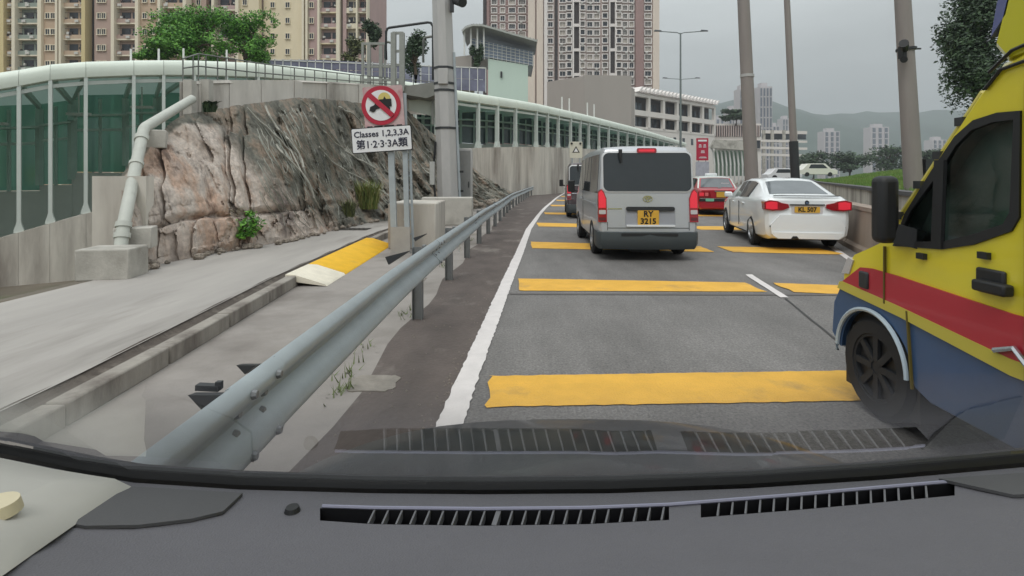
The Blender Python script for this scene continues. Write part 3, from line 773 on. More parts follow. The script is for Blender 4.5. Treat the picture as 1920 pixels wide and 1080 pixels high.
# ------------------------------------------------------------------ drain pipe with brackets and block
M_pipe = mat('pipe_grey', lin(186, 188, 180), .6, var=.1, scale=4, col2=lin(150, 150, 142), c2pos=(.55, .75))
pipe = empty('drain_pipe', at(225, 475, 7.2)); tag(pipe, 'bent grey drain pipe running down the rock onto a concrete block', 'pipe')
PO = Matrix.Translation(-pipe.location)
def pp_(o): o.matrix_parent_inverse = PO; return o
def elbow(a, b, c, n=6, k=.25):
    a, b, c = Vector(a), Vector(b), Vector(c); p0, p1 = b.lerp(a, k), b.lerp(c, k)
    return [p0.lerp(b, t).lerp(b.lerp(p1, t), t) for t in [i / n for i in range(n + 1)]]
A, B, C, D = at(360, 186, 10.2), at(270, 240, 8.6), at(232, 420, 7.35), at(222, 500, 7.15)
q = MB(); q.tube([A] + elbow(A, B, C, 6, .05) + elbow(B, C, D, 4, .1) + [D], .082, 14); pp_(q.build('pipe', M_pipe, pipe))
for (u, v_) in ((B.lerp(C, .10), B.lerp(C, .15)), (B.lerp(C, .40), B.lerp(C, .43)), (C.lerp(D, -.04), C.lerp(D, .08)), (C.lerp(D, .22), C.lerp(D, .34))):
    q = MB(); q.cyl(u, v_, .10, n=14); pp_(q.build('coupling', M_pipe, pipe))
q = MB(); c = at(290, 262, 8.9); q.box(c, (.36, .5, .30), rz=.5); pp_(bevel(q.build('concrete_bracket', M_conc, pipe), .015))
q = MB(); c = at(255, 445, 7.6); q.box(c, (.45, .4, .30), rz=.4); pp_(bevel(q.build('concrete_bracket', M_conc, pipe), .015))
blk = MB(); c = at(212, 502, 6.95); blk.box((c.x, c.y, .31), (.62, .5, .40), rz=.16)
o = bevel(blk.build('concrete_block', M_conc), .02); tag(o, 'squat concrete block under the foot of the grey drain pipe', 'concrete block')
# small wall panel behind the pipe
q = MB(); c = at(232, 400, 7.9); q.box(c, (.7, .25, 1.1), rz=.2); pp_(q.build('backing_wall', M_conc_d, pipe))

# ------------------------------------------------------------------ no-lorries sign on its posts
M_signback = mat('sign_backing', lin(196, 168, 168), .5, var=.15, scale=9, col2=lin(178, 120, 126), c2pos=(.5, .7))
M_red = mat('sign_red', lin(176, 34, 58), .45, var=.06, scale=6)
Ys = 10.0
sg = empty('traffic_sign', at(752, 475, Ys)); tag(sg, 'round red no-lorries sign above a white Classes plate on two posts', 'traffic sign')
S = sg.location
def sl(px, py, d=0.0): p = at(px, py, Ys) - S; p.y += d; return p
for (x0, x1) in ((736, 746), (764, 772)):
    pass
q = MB(); q.bar(sl(741, 480), sl(729, 175), .11, .08, up=(0, 1, 0)); q.build('post', M_galv, sg)
q = MB(); q.bar(sl(765, 480), sl(757, 175), .09, .08, up=(0, 1, 0)); q.build('post', M_galv, sg)
lad = MB(); lad.bar(sl(774, 470, .05), sl(768, 280, .05), .04, .04, up=(0, 1, 0))
for py_ in (300, 330, 357, 385, 412, 440): lad.bar(sl(756, py_, .05), sl(772, py_ - 1, .05), .03, .03)
lad.build('ladder', M_galv, sg)
q = MB(); q.box(sl(752, 450, -.06), (.36, .03, .5)); q.build('grey_guard', mat('guard_plate', lin(164, 160, 154), .7, var=.1, scale=6), sg)
tilt = R(-4.0)
def signpt(x, z, c, y=0): 
    return Vector((c.x + x * math.cos(-tilt) - z * math.sin(-tilt), c.y + y, c.z + x * math.sin(-tilt) + z * math.cos(-tilt)))
cd = sl(717, 199, -.10)
q = MB(); q.prism([signpt(x, z, cd, .02) for x, z in rounded(.74, .84, .03, 2, .04, -.06)], (0, .015, 0)); q.build('backing_board', M_signback, sg)
for (dx, w_) in ((-.24, .1), (-.08, .16), (.12, .18), (.31, .1)):
    q = MB(); q.prism([signpt(x, z, cd, .016) for x, z in rounded(w_, .075, .005, 1, dx, -.41)], (0, .004, 0)); q.build('slot', M_ink, sg)
def disc(r, y, m, nm, seg=40):
    q = MB(); q.prism([signpt(r * math.cos(2 * math.pi * k / seg), r * math.sin(2 * math.pi * k / seg), cd, y) for k in range(seg)], (0, .006, 0)); return q.build(nm, m, sg)
disc(.365, 0, M_red, 'red_disc'); disc(.285, -.007, M_sticker, 'white_disc')
q = MB(); q.prism([signpt(.115 * math.cos(2 * math.pi * k / 24) + .07, .115 * math.sin(2 * math.pi * k / 24) + .12, cd, -.013) for k in range(24)], (0, .005, 0)); q.build('yellow_spot', mat('faded_yellow', lin(206, 190, 110), .5), sg)
lor = [(-.22, -.10), (-.20, -.02), (-.12, .01), (-.10, .06), (-.03, .06), (-.03, .11), (.05, .11), (.075, .16), (.105, .11), (.20, .11), (.20, -.03), (.0, -.05)]
q = MB(); q.prism([signpt(x, z, cd, -.020) for x, z in lor], (0, .006, 0))
for cx_ in (-.15, .12):
    q.prism([signpt(cx_ + .05 * math.cos(k * .524), -.07 + .05 * math.sin(k * .524), cd, -.021) for k in range(12)], (0, .006, 0))
q.build('lorry_symbol', M_ink, sg)
q = MB(); q.prism([signpt(x, z, cd, -.028) for x, z in ((-.235, .17), (-.17, .235), (.235, -.17), (.17, -.235))], (0, .006, 0)); q.build('slash', M_red, sg)
cp = sl(718.5, 262, -.12)
q = MB(); q.prism([signpt(x, z, cp, .012) for x, z in rounded(1.12, .47, .025, 3)], (0, .02, 0)); q.build('plate_rim', M_ink, sg)
q = MB(); q.prism([signpt(x, z, cp, .0) for x, z in rounded(1.09, .44, .02, 3)], (0, .01, 0)); q.build('plate', M_sticker, sg)
M_navy = mat('sign_ink', lin(38, 38, 58), .5)
lettering('Classes 1,2,3,3A', .155, M_navy, sg, signpt(.0, .105, cp, -.004), (R(90), -tilt * -1 if False else 0, 0), bold=.003)
lettering('第1·2·3·3A類', .185, M_navy, sg, signpt(.0, -.09, cp, -.004), (R(90), 0, 0), bold=.003, sx=.95)
for o in sg.children:
    if o.name.startswith('lettering'): o.rotation_euler = (R(90), tilt, 0)

# concrete plinth behind the sign
q = MB(); q.box((-1.98, 11.3, .46), (.95, 1.5, .92)); o = bevel(q.build('concrete_plinth', M_conc_d), .03)
tag(o, 'waist-high stained concrete plinth behind the no-lorries sign posts', 'concrete plinth')
q = MB(); q.box((-1.95, 16.2, .42), (1.5, .6, .84)); o = bevel(q.build('concrete_plinth', M_conc), .03)
tag(o, 'low concrete plinth at the foot of the big grey mast', 'concrete plinth')

# big gantry mast
Ym = 17.5
ms = empty('gantry_mast', (at(842, 415, Ym).x, Ym, 0)); tag(ms, 'thick grey eight-sided steel mast rising out of frame beside the no-lorries sign', 'mast')
q = MB(); q.cyl((0, 0, 0), (-.42, 0, 13), .37, .30, 8, rot=R(22.5)); q.build('shaft', M_pole, ms, sharp=30)
def mz(py): return H + (335 - py) / 1000 * Ym
for py_ in (129, 158, 171, 241, 376):
    q = MB(); z = mz(py_); q.cyl((-.032 * z, 0, z - .035), (-.032 * z, 0, z + .035), .395 - .006 * z, n=8, rot=R(22.5)); q.build('strap', M_dark, ms, sharp=30)
q = MB(); q.box((-.15, -.34, mz(147)), (.32, .14, .5)); bevel(q.build('junction_box', M_pole, ms), .015)
q = MB(); q.cyl((.40, -.12, 0), (.17, -.12, mz(100)), .045, n=8); q.build('conduit', M_galv, ms)
q = MB(); q.tube([(-.40, -.22, 0), (-.43, -.22, .9), (-.50, -.2, 1.5), (-.44, -.2, 2.2), (-.42, -.2, 2.6)], .035, 8); q.build('cable', M_black, ms)
q = MB(); q.box((-.52, -.15, mz(325)), (.16, .2, .75)); bevel(q.build('meter_box', mat('meter_grey', lin(178, 178, 174), .6, var=.1, scale=6), ms), .01)
for py_ in (322, 358):
    q = MB(); q.box((.40, -.1, mz(py_)), (.16, .1, .07)); q.build('clamp', M_black, ms)
q = MB(); z = mz(12); q.box((.12, -.2, z), (.12, .1, .5)); q.cyl((.18, -.15, z + .15), (.50, -.55, z - .05), .12, .16, 12); q.build('camera_unit', M_dark, ms)
q = MB(); q.box((0, 0, .06), (1.0, 1.0, .12)); q.build('base_plate', M_dark, ms)

# grey steel cabinet beside the mast
q = MB(); cb = empty('steel_cabinet', (at(868, 400, 18.3).x + .06, 18.3, 0)); tag(cb, 'tall grey steel cabinet standing beside the foot of the big mast', 'cabinet')
q.box((0, 0, 1.22), (.52, .45, 2.4)); bevel(q.build('body', M_pole, cb), .02)
q = MB(); q.box((0, -.235, 1.25), (.44, .02, 2.2)); bevel(q.build('door', mat('cabinet_door', lin(140, 140, 138), .55, .2, var=.12, scale=4), cb), .008)
q = MB(); q.box((.16, -.26, 1.2), (.03, .03, .2)); q.build('handle', M_black, cb)

# ------------------------------------------------------------------ steel platform cage above the wall
Yg = 22.0
gp = empty('steel_platform', at(750, 168, Yg)); tag(gp, 'steel access platform with tube hoops and posts above the rock wall', 'platform')
G = gp.location
def gl(px, py, d=0.0): p = at(px, py, Yg) - G; p.y += d; return p
M_cage = mat('cage_steel', lin(150, 152, 146), .55, .3, var=.12, scale=6)
for a, b, w_ in (((680, 168), (680, 82), .09), ((692, 168), (692, 84), .13), ((714, 168), (714, 86), .13), ((722, 165), (722, 110), .06), ((738, 172), (738, 62), .2), ((754, 172), (754, 62), .2)):
    q = MB(); q.bar(gl(*a), gl(*b), w_, w_, up=(0, 1, 0)); q.build('upright', M_cage, gp)
for a, b in (((678, 82), (722, 82)), ((678, 125), (738, 125)), ((678, 150), (760, 150)), ((736, 62), (756, 62)), ((736, 96), (756, 96)), ((736, 122), (756, 122))):
    q = MB(); q.bar(gl(*a), gl(*b), .08, .1); q.build('cross_bar', M_cage, gp)
for (x0, y0, x1, y1, x2, yb2, d) in ((724, 52, 806, 42, 812, 150, 0.0), (712, 68, 728, 70, 730, 150, .9), (790, 64, 812, 62, 814, 152, .5)):
    q = MB(); q.tube([gl(x0, 150 if x0 < 720 else 112, d), gl(x0, y0 + 8, d), gl(x0 + 2, y0 + 2, d), gl(x0 + 6, y0, d), gl(x1 - 4, y1, d), gl(x1 + 2, y1 + 1, d), gl(x2, y1 + 8, d), gl(x2, yb2, d)], .055, 8); q.build('hoop', M_tubeg if d else M_dark, gp)
q = MB(); q.prism([gl(742, 164), gl(812, 154), gl(816, 178), gl(800, 184), gl(752, 176)], (0, 1.8, 0)); q.build('canopy', mat('canopy_grey', lin(128, 128, 122), .7, var=.15, scale=2), gp)
q = MB(); q.prism([gl(757, 182, 1), gl(815, 176, 1), gl(815, 215, 1), gl(757, 200, 1)], (0, .2, 0)); q.build('back_panel', M_encwhite, gp)
for px_ in (806, 813):
    q = MB(); q.bar(gl(px_, 230, .8), gl(px_, 150, .8), .1, .1, up=(0, 1, 0)); q.build('upright', M_cage, gp)

# ------------------------------------------------------------------ gridded glass screen behind the white cap
Yf = 52.0
M_screen = mat('tinted_screen_pane', lin(116, 116, 136), .2, var=.3, scale=.5, col2=lin(146, 150, 166), c2pos=(.45, .65))
gs = empty('glass_screen', at(700, 150, Yf)); tag(gs, 'row of tinted glass screen panes in white frames behind the white cap', 'glass screen')
G2 = gs.location
def fl(px, py): return at(px, py, Yf) - G2
scr = curve([(470, 111), (600, 112), (720, 118), (915, 128)])
xs = [470 + 15.2 * k for k in range(30)]
for a, b in zip(xs, xs[1:]):
    for t0, t1 in ((0, .5), (.5, 1)):
        lo = lambda x: scr(x) + (34 if x < 830 else 44)
        q = MB(); q.prism([fl(a + .6, lerp(lo(a), scr(a), t0) - .4), fl(b - .6, lerp(lo(b), scr(b), t0) - .4), fl(b - .6, lerp(lo(b), scr(b), t1) + .4), fl(a + .6, lerp(lo(a), scr(a), t1) + .4)], (0, .05, 0)); q.build('pane', M_screen, gs, sharp=0)
q = MB()
for a in xs: q.bar(fl(a, scr(a) + 46), fl(a, scr(a) - 1), .07, .1, up=(0, 1, 0))
q.bar(fl(470, scr(470)), fl(xs[-1], scr(xs[-1])), .1, .1); q.build('frame', M_white, gs)

# ------------------------------------------------------------------ lamp posts, poles and signs
def pole(name, px, Y, r0, r1, top, label, cat, m=M_pole, lean=0.0):
    o = empty(name, ((px - 960) / 1000 * Y, Y, 0)); tag(o, label, cat)
    q = MB(); q.cyl((0, 0, -.1), (lean, 0, top), r0, r1, 14); q.build('shaft', m, o)
    q = MB(); q.cyl((0, 0, -.1), (0, 0, .9), r0 * 1.25, n=14); q.build('base_collar', M_dark, o)
    return o
M_dpole = mat('weathered_pole', lin(142, 134, 130), .6, .1, var=.12, scale=2, stretch=(1, 1, .2))
p_ = pole('lamp_post', 1413, 19, .24, .18, 14, 'thick grey lamp post rising behind the red taxi', 'lamp post', M_dpole, -.65)
q = MB(); z = H + .19 * 19; q.cyl((-.046 * z, 0, z), (-.046 * z, 0, z + .1), .235, n=14); q.build('joint_ring', M_pole, p_)
q = MB(); q.tube([(-.64, 0, 13.8), (-.9, 0, 14.3), (-2.8, 0, 14.6)], .06, 8); q.box((-3.0, 0, 14.6), (.7, .25, .12)); q.build('lamp_arm', M_pole, p_)
p_ = pole('lamp_post', 1494, 23, .16, .10, 15, 'slim dark lamp post in front of the grass bank', 'lamp post', M_dpole, -.7)
q = MB(); q.cyl((0, 0, 0), (-.14, 0, H + .07 * 23), .185, n=14); q.build('dark_sleeve', M_dark, p_)
q = MB(); q.tube([(-.69, 0, 14.8), (-.9, 0, 15.2), (-2.6, 0, 15.5)], .05, 8); q.box((-2.8, 0, 15.5), (.6, .22, .1)); q.build('lamp_arm', M_pole, p_)
p_ = pole('camera_pole', 1718, 15, .24, .17, 11, 'thick grey pole carrying a dark camera unit near the ambulance', 'pole', M_dpole, -.65)
z = H + .24 * 15
q = MB(); q.cyl((-.28, 0, z), (-.285, 0, z + .07), .25, n=14); q.bar((-.5, -.1, z + .03), (.05, -.1, z + .03), .04, .04); q.build('bracket', M_dark, p_)
q = MB(); q.box((-.50, -.15, z - .08), (.10, .2, .34)); q.cyl((-.50, -.25, z - .02), (-.72, -.5, z + .08), .09, .12, 10); q.cyl((-.52, -.25, z - .3), (-.64, -.4, z - .34), .07, .09, 10); q.build('camera_unit', M_black, p_)
q = MB(); q.box((.22, -.1, H + .02 * 15), (.16, .14, .5)); q.build('control_box', M_dark, p_)

def double_lamp(px, ytop, Y, label, arm):
    o = empty('street_lamp', ((px - 960) / 1000 * Y, Y, 0)); tag(o, label, 'street lamp', 'street lamps above the far road')
    z = H + (335 - ytop) / 1000 * Y
    M_l = mat('lamp_steel', lin(120, 128, 128), .5, .3)
    q = MB(); q.cyl((0, 0, 0), (0, 0, z), .15, .09, 10); q.build('shaft', M_l, o)
    for s in (-1, 1):
        q = MB(); q.tube([(0, 0, z - .1), (s * .4, 0, z + .05), (s * arm, 0, z + .22)], .055, 6); q.build('arm', M_l, o)
        q = MB(); q.add([(s * arm + dx, dy, z + .2 + dz) for dx, dy, dz in ((-.4, -.17, 0), (.5, -.12, 0), (.5, .12, 0), (-.4, .17, 0), (-.3, -.1, .17), (.4, -.08, .12), (.4, .08, .12), (-.3, .1, .17))], [(3, 2, 1, 0), (4, 5, 6, 7), (0, 1, 5, 4), (1, 2, 6, 5), (2, 3, 7, 6), (3, 0, 4, 7)])
        q.build('lantern', mat('lantern_dark', lin(70, 74, 78), .5), o)
double_lamp(1276, 62, 62, 'tall double-armed street lamp with the nearer pair of lanterns', 2.7)
double_lamp(1277, 149, 95, 'farther double-armed street lamp lined up behind the tall one', 2.9)

def small_sign(px, py, w, h, Y, m, label, name='road_sign', cat='road sign'):
    o = empty(name, ((px - 960) / 1000 * Y, Y, 0)); tag(o, label, cat)
    z = H + (335 - py) / 1000 * Y
    q = MB(); q.cyl((-w * .3, .08, 0), (-w * .3, .08, z), .06, n=8); q.cyl((w * .3, .08, 0), (w * .3, .08, z), .06, n=8); q.build('post', M_galv, o)
    q = MB(); q.prism([(x, 0, zz + z) for x, zz in rounded(w, h, .04, 2)], (0, .05, 0)); q.build('board', m, o)
    return o, z
o, z = small_sign(1317, 280, 1.35, 2.5, 60, mat('red_board', lin(178, 30, 62), .5), 'tall red notice board with white lettering above a grey panel beside the silver van roof')
for (bx, bz, bw, bh) in ((-.26, .38, .34, .36), (.26, .38, .34, .36), (.05, -.28, .46, .30), (.05, -.92, .9, .18)):
    for k in range(3):
        q = MB(); q.box((bx, -.012, z + bz + (k - 1) * bh * .36), (bw * (1 - .12 * k), .012, bh * .2)); q.build('white_mark', M_sticker, o)
q = MB(); q.prism([(x, 0, zz + z + .98) for x, zz in rounded(1.0, .2, .02, 2)], (0, -.02, 0)); q.build('white_band', M_sticker, o)
q = MB(); q.prism([(x, 0, zz + z - 2.2) for x, zz in rounded(1.5, 1.6, .04, 2)], (0, .05, 0)); q.build('grey_panel', mat('grey_board', lin(168, 168, 178), .5, var=.2, scale=3), o)
o, z = small_sign(1080, 281, 1.05, 1.35, 44, mat('sign_cream', lin(206, 204, 190), .5, var=.05), 'pale warning sign with a black triangle above the dark van')
q = MB(); t3 = [(.36 * math.cos(R(90 + 120 * k)), .36 * math.sin(R(90 + 120 * k)) - .05) for k in range(3)]
q.prism([(x, -.012, zz + z) for x, zz in t3], (0, .012, 0)); q.build('black_triangle', M_ink, o)
q = MB(); q.prism([(x * .6, -.02, zz * .6 + z - .03) for x, zz in t3], (0, .01, 0)); q.build('white_triangle', M_sticker, o)
for s in (-1, 1):
    q = MB(); q.cyl((s * .36, -.06, z + .52), (s * .36, 0, z + .52), .09, n=12); q.build('flasher', M_ink, o)

# ------------------------------------------------------------------ vehicles
def ring_of(s):
    """half section of a body station, bottom centre to roof centre, then mirrored"""
    zb, zk, zt, w, wr = s['zb'], s['zk'], s['zt'], s['w'], s['wr']
    h_ = zt - zk; zm = lerp(zb, zk, .55)
    half = [(0, zb), (w - .14, zb), (w - .035, zb + .07), (w - .008, lerp(zb, zk, .30)), (w, zm), (w - .012, zk - .07), (w - .03, zk),
            (lerp(w - .04, wr + .02, .93), zk + h_ * .86), (wr - .03, zt - min(.03, h_ * .1)), (wr * .55, zt - min(.006, h_ * .02)), (0, zt)]
    y = s['y']; ln = s.get('lean', 0)
    def yy(z): return y + ln * (z - zb) / (1.9 - zb)
    pts = [Vector((x, yy(z), z)) for x, z in half]
    pts += [Vector((-x, yy(z), z)) for x, z in half[-2:0:-1]]
    return pts
NR = 20
def body_shell(st, paint, arches, parent, name='body'):
    q = MB(); rings = [ring_of(s) for s in st]
    q.grid([r + r[:1] for r in rings], flip=False)
    for r, fl in ((rings[0], False), (rings[-1], True)):
        c = sum(r, Vector()) / len(r); n = len(r)
        q.add(r + [c], [((k, (k + 1) % n, n) if fl else ((k + 1) % n, k, n)) for k in range(n)])
    me = q.mesh(name, [paint, M_black], sharp=32)
    bm = bmesh.new(); bm.from_mesh(me); bmesh.ops.remove_doubles(bm, verts=bm.verts, dist=1e-4); bmesh.ops.recalc_face_normals(bm, faces=bm.faces); bm.to_mesh(me); bm.free()
    o = bpy.data.objects.new(name, me); COL.objects.link(o)
    cuts = []
    for (y, r, w) in arches:
        c = MB(); c.cyl((-w - .3, y, r * .93), (-w + .30, y, r * .93), r, n=28); c.cyl((w - .30, y, r * .93), (w + .3, y, r * .93), r, n=28)
        cm_ = c.mesh('cut', [M_black, M_black], sharp=0); cm_.polygons.foreach_set('material_index', [1] * len(cm_.polygons))
        co = bpy.data.objects.new('cut', cm_); COL.objects.link(co); cuts.append(co)
        b = o.modifiers.new('arch', 'BOOLEAN'); b.operation = 'DIFFERENCE'; b.object = co; b.solver = 'EXACT'
    bpy.context.view_layer.update()
    ev = o.evaluated_get(bpy.context.evaluated_depsgraph_get())
    me2 = bpy.data.meshes.new_from_object(ev); o.modifiers.clear(); o.data = me2
    me2.polygons.foreach_set('use_smooth', [True] * len(me2.polygons)); me2.set_sharp_from_angle(angle=R(32))
    for c in cuts: bpy.data.objects.remove(c, do_unlink=True)
    o.parent = parent
    return o, rings
def patch(rings, i0, i1, k0, k1, m, parent, name, off=.006, shrink=.06, sharp=40):
    """a pane laid on the body between stations i0..i1 and section points k0..k1"""
    q = MB(); g = [[rings[i][k % NR] for k in range(k0, k1 + 1)] for i in range(i0, i1 + 1)]
    c = sum((p for r in g for p in r), Vector()) / sum(len(r) for r in g)
    n = (g[-1][0] - g[0][0]).cross(g[0][-1] - g[0][0]).normalized()
    if n.dot(c - Vector((0, c.y, .7))) < 0: n = -n
    g2 = [[p.lerp(c, shrink) + n * off for p in r] for r in g]
    q.grid(g2); q.grid([[p - n * (off + .01) for p in r] for r in g2], flip=True)
    # rim
    loop = g2[0] + [r[-1] for r in g2[1:]] + g2[-1][-2::-1] + [r[0] for r in g2[-2:0:-1]]
    q.grid([loop + loop[:1], [p - n * (off + .01) for p in loop + loop[:1]]])
    return q.build(name, m, parent, sharp=sharp)
def wheel(parent, x, y, r, w, rimm=M_rim, spokes=7):
    s = 1 if x > 0 else -1
    q = MB(); prof_ = [(r * .66, -w / 2), (r * .9, -w / 2), (r, -w / 2 + .03), (r, w / 2 - .03), (r * .9, w / 2), (r * .66, w / 2), (r * .62, w / 2 - .03)]
    n = 26
    q.grid([[(x + b * s, y + a * math.cos(2 * math.pi * k / n), r + a * math.sin(2 * math.pi * k / n)) for a, b in prof_] for k in range(n + 1)], flip=s > 0)
    t = q.build('wheel', M_tyre, parent)
    q = MB(); xo = x + s * (w / 2 - .02)
    q.cyl((xo - s * .05, y, r), (xo - s * .045, y, r), r * .66, n=24, mi=1)
    q.grid([[(xo + b * s, y + a * math.cos(2 * math.pi * k / n), r + a * math.sin(2 * math.pi * k / n)) for a, b in ((r * .67, -.04), (r * .67, .012), (r * .60, .012), (r * .58, -.03))] for k in range(n + 1)], flip=s > 0)
    q.cyl((xo - s * .04, y, r), (xo + s * .005, y, r), r * .16, n=12)
    for k in range(spokes):
        a = 2 * math.pi * k / spokes
        q.bar((xo, y + r * .12 * math.cos(a), r + r * .12 * math.sin(a)), (xo, y + r * .61 * math.cos(a), r + r * .61 * math.sin(a)), r * .13, .02, up=(1, 0, 0))
    q.build('rim', [rimm, M_black], t)
def rear_poly(poly, y, m, parent, name, lean=0.0, zb=.3, thick=.02, proud=.012, sharp=30):
    """a flat piece on the tail: polygon in (x, z), standing proud of the tail by a little"""
    q = MB(); q.prism([(x, y + lean * (z - zb) / (1.9 - zb) - proud, z) for x, z in poly], (0, thick, 0)); return q.build(name, m, parent, sharp=sharp)
def number_plate(parent, x, z, y, w, h, lines, size):
    q = MB(); q.prism([(a, y, b) for a, b in rounded(w, h, .01, 2, x, z)], (0, .012, 0)); pl = q.build('number_plate', M_plate, parent)
    n = len(lines)
    for k, t in enumerate(lines):
        lettering(t, size, M_ink, pl, (x, y - .003, z + (n - 1) * h * .25 - k * h * .5), bold=.004)
    return pl

def paint(name, c, rough=.3, coat=.5, metal=0.0, var=.03):
    return mat(name, c, rough, metal, var=var, scale=1.5, coat=coat)

# --- silver van
def make_van(loc, head, pnt, label, plate, rear_detail=True, lit=True):
    v = empty('van', loc, -R(head)); tag(v, label, 'van')
    zb = .36
    st = [dict(y=0.0, zb=zb, zk=1.12, zt=1.88, w=.80, wr=.69), dict(y=.035, zb=zb - .02, zk=1.12, zt=1.93, w=.838, wr=.73), dict(y=.13, zb=zb - .04, zk=1.12, zt=1.965, w=.848, wr=.745),
          dict(y=.30, zb=.28, zk=1.12, zt=1.975, w=.848, wr=.75), dict(y=1.45, zb=.24, zk=1.12, zt=1.985, w=.848, wr=.75), dict(y=2.5, zb=.24, zk=1.12, zt=1.985, w=.848, wr=.75), dict(y=3.45, zb=.24, zk=1.12, zt=1.96, w=.845, wr=.74),
          dict(y=3.75, zb=.24, zk=1.11, zt=1.80, w=.84, wr=.71), dict(y=4.35, zb=.25, zk=1.07, zt=1.18, w=.82, wr=.70), dict(y=4.62, zb=.27, zk=.95, zt=1.02, w=.79, wr=.66), dict(y=4.70, zb=.32, zk=.80, zt=.86, w=.70, wr=.6)]
    for s in st[:3]: s['lean'] = .17
    st[3]['lean'] = .06
    body, rg = body_shell(st, pnt, [(.98, .36, .85), (3.62, .36, .85)], v)
    ln, z0 = .17, zb
    rear_poly(rounded(1.50, .66, .10, 5, 0, 1.515), 0.0, M_glass, v, 'rear_window', ln, z0, .03, .016)
    # pale gasket round the window
    out = rounded(1.56, .72, .12, 6, 0, 1.515); inn = rounded(1.50, .66, .10, 6, 0, 1.515)
    q = MB()
    f = lambda x, z, d: (x, ln * (z - z0) / (1.9 - z0) - d, z)
    q.grid([[f(*p, .010) for p in out + out[:1]], [f(*p, .022) for p in inn + inn[:1]]], flip=True); q.build('window_seal', mat('bright_seal', lin(196, 198, 200), .35), v)
    for s in (-1, 1):
        lamp = [(s * .845, 1.17), (s * .79, 1.225), (s * .745, 1.18), (s * .70, 1.06), (s * .70, .66), (s * .845, .66)]
        lo = rear_poly(lamp, 0.0, M_redlamp, v, 'tail_lamp', ln, z0, .09, .018)
        rear_poly([(s * .835, 1.15), (s * .79, 1.20), (s * .75, 1.15), (s * .715, 1.05), (s * .715, .90), (s * .835, .90)], 0.0, M_redlit if lit else M_redlamp, lo, 'lit_lens', ln, z0, .01, .024)
        rear_poly(rounded(.115, .07, .01, 2, s * .775, .83), 0.0, M_clear, lo, 'clear_lens', ln, z0, .01, .024)
        rear_poly(rounded(.115, .05, .01, 2, s * .775, .715), 0.0, mat('dark_lens', lin(96, 40, 46), .2), lo, 'dark_lens', ln, z0, .01, .024)
    bl = rear_poly(rounded(.34, .085, .03, 4, 0, 1.885), 0.0, M_redlamp, v, 'brake_lamp', ln, z0, .03, .03)
    rear_poly(rounded(.27, .04, .015, 3, 0, 1.885), 0.0, M_redlit if lit else M_redlamp, bl, 'lit_lens', ln, z0, .01, .036)
    q = MB(); q.tube([(-.46, .10, 1.90), (-.46, .085, 1.80), (-.45, .075, 1.68)], [.035, .03, .02], 8); q.build('wiper', M_black, v)
    g = rear_poly(rounded(.82, .07, .03, 4, .04, .885), 0.0, M_black, v, 'tailgate_garnish', ln, z0, .05, .04)
    rear_poly(rounded(.84, .27, .02, 3, .04, .73), 0.0, mat('plate_recess', lin(150, 152, 158), .5), v, 'plate_recess', ln, z0, .012, .010)
    rear_poly(rounded(.82, .03, .01, 3, .04, .60), 0.0, mat('bright_lip', lin(222, 224, 226), .3), v, 'recess_lip', ln, z0, .03, .03)
    yb_ = ln * (.74 - z0) / (1.9 - z0) - .028
    number_plate(v, .0, .735, yb_, .36, .25, plate, .135)
    # emblem: three thin rings
    q = MB(); yb_ = ln * (1.06 - z0) / (1.9 - z0) - .016
    for (a_, b_, cz) in ((.085, .056, 0), (.030, .050, 0), (.055, .022, .014)):
        el = lambda k_, y_: [(a_ * k_ * math.cos(2 * math.pi * k / 28), y_, 1.055 + cz + (b_ - a_ * (1 - k_)) * math.sin(2 * math.pi * k / 28)) for k in range(29)]
        q.grid([el(1.0, yb_ + .02), el(1.0, yb_), el(1 - .011 / a_, yb_), el(1 - .011 / a_, yb_ + .02)], flip=True)
    q.build('emblem', M_chrome, v)
    rear_poly(rounded(.24, .022, .008, 2, -.56, .885), 0.0, M_chrome, v, 'badge', ln, z0, .006, .006)
    for x0, z0_, x1, z1_ in ((-.69, .52, -.69, .66), (.69, .52, .69, .66), (-.735, 1.24, -.735, 1.86), (.735, 1.24, .735, 1.86), (-.69, .56, .69, .56)):
        q = MB(); q.bar((x0, ln * (z0_ - z0) / (1.9 - z0) - .003, z0_), (x1, ln * (z1_ - z0) / (1.9 - z0) - .003, z1_), .008, .008, up=(0, 1, 0)); q.build('tailgate_seam', M_dark, v)
    # bumper and underbody
    q = MB(); rows_ = []
    for (x, y) in ((-.86, .5), (-.858, .10), (-.80, -.02), (-.5, -.075), (0, -.09), (.5, -.075), (.80, -.02), (.858, .10), (.86, .5)):
        rows_.append([(x, y + .05, .50), (x, y - .0, .49), (x * 1.004, y - .012, .40), (x, y, .28), (x * .97, y + .05, .20), (x * .9, y + .25, .20)])
    q.grid(rows_, flip=True); q.build('bumper', mat('grey_bumper', lin(66, 72, 74), .55, var=.06, scale=3), v)
    q = MB(); q.prism([(x, -.094, z) for x, z in rounded(.95, .05, .015, 2, 0, .455)], (0, .03, 0)); q.build('bumper_step', M_black, v)
    q = MB(); q.box((0, 2.3, .26), (1.45, 4.1, .16)); q.box((0, .55, .20), (.5, .6, .16)); q.cyl((.35, -.02, .22), (.35, .5, .22), .028, n=10); q.build('underbody', M_black, v)
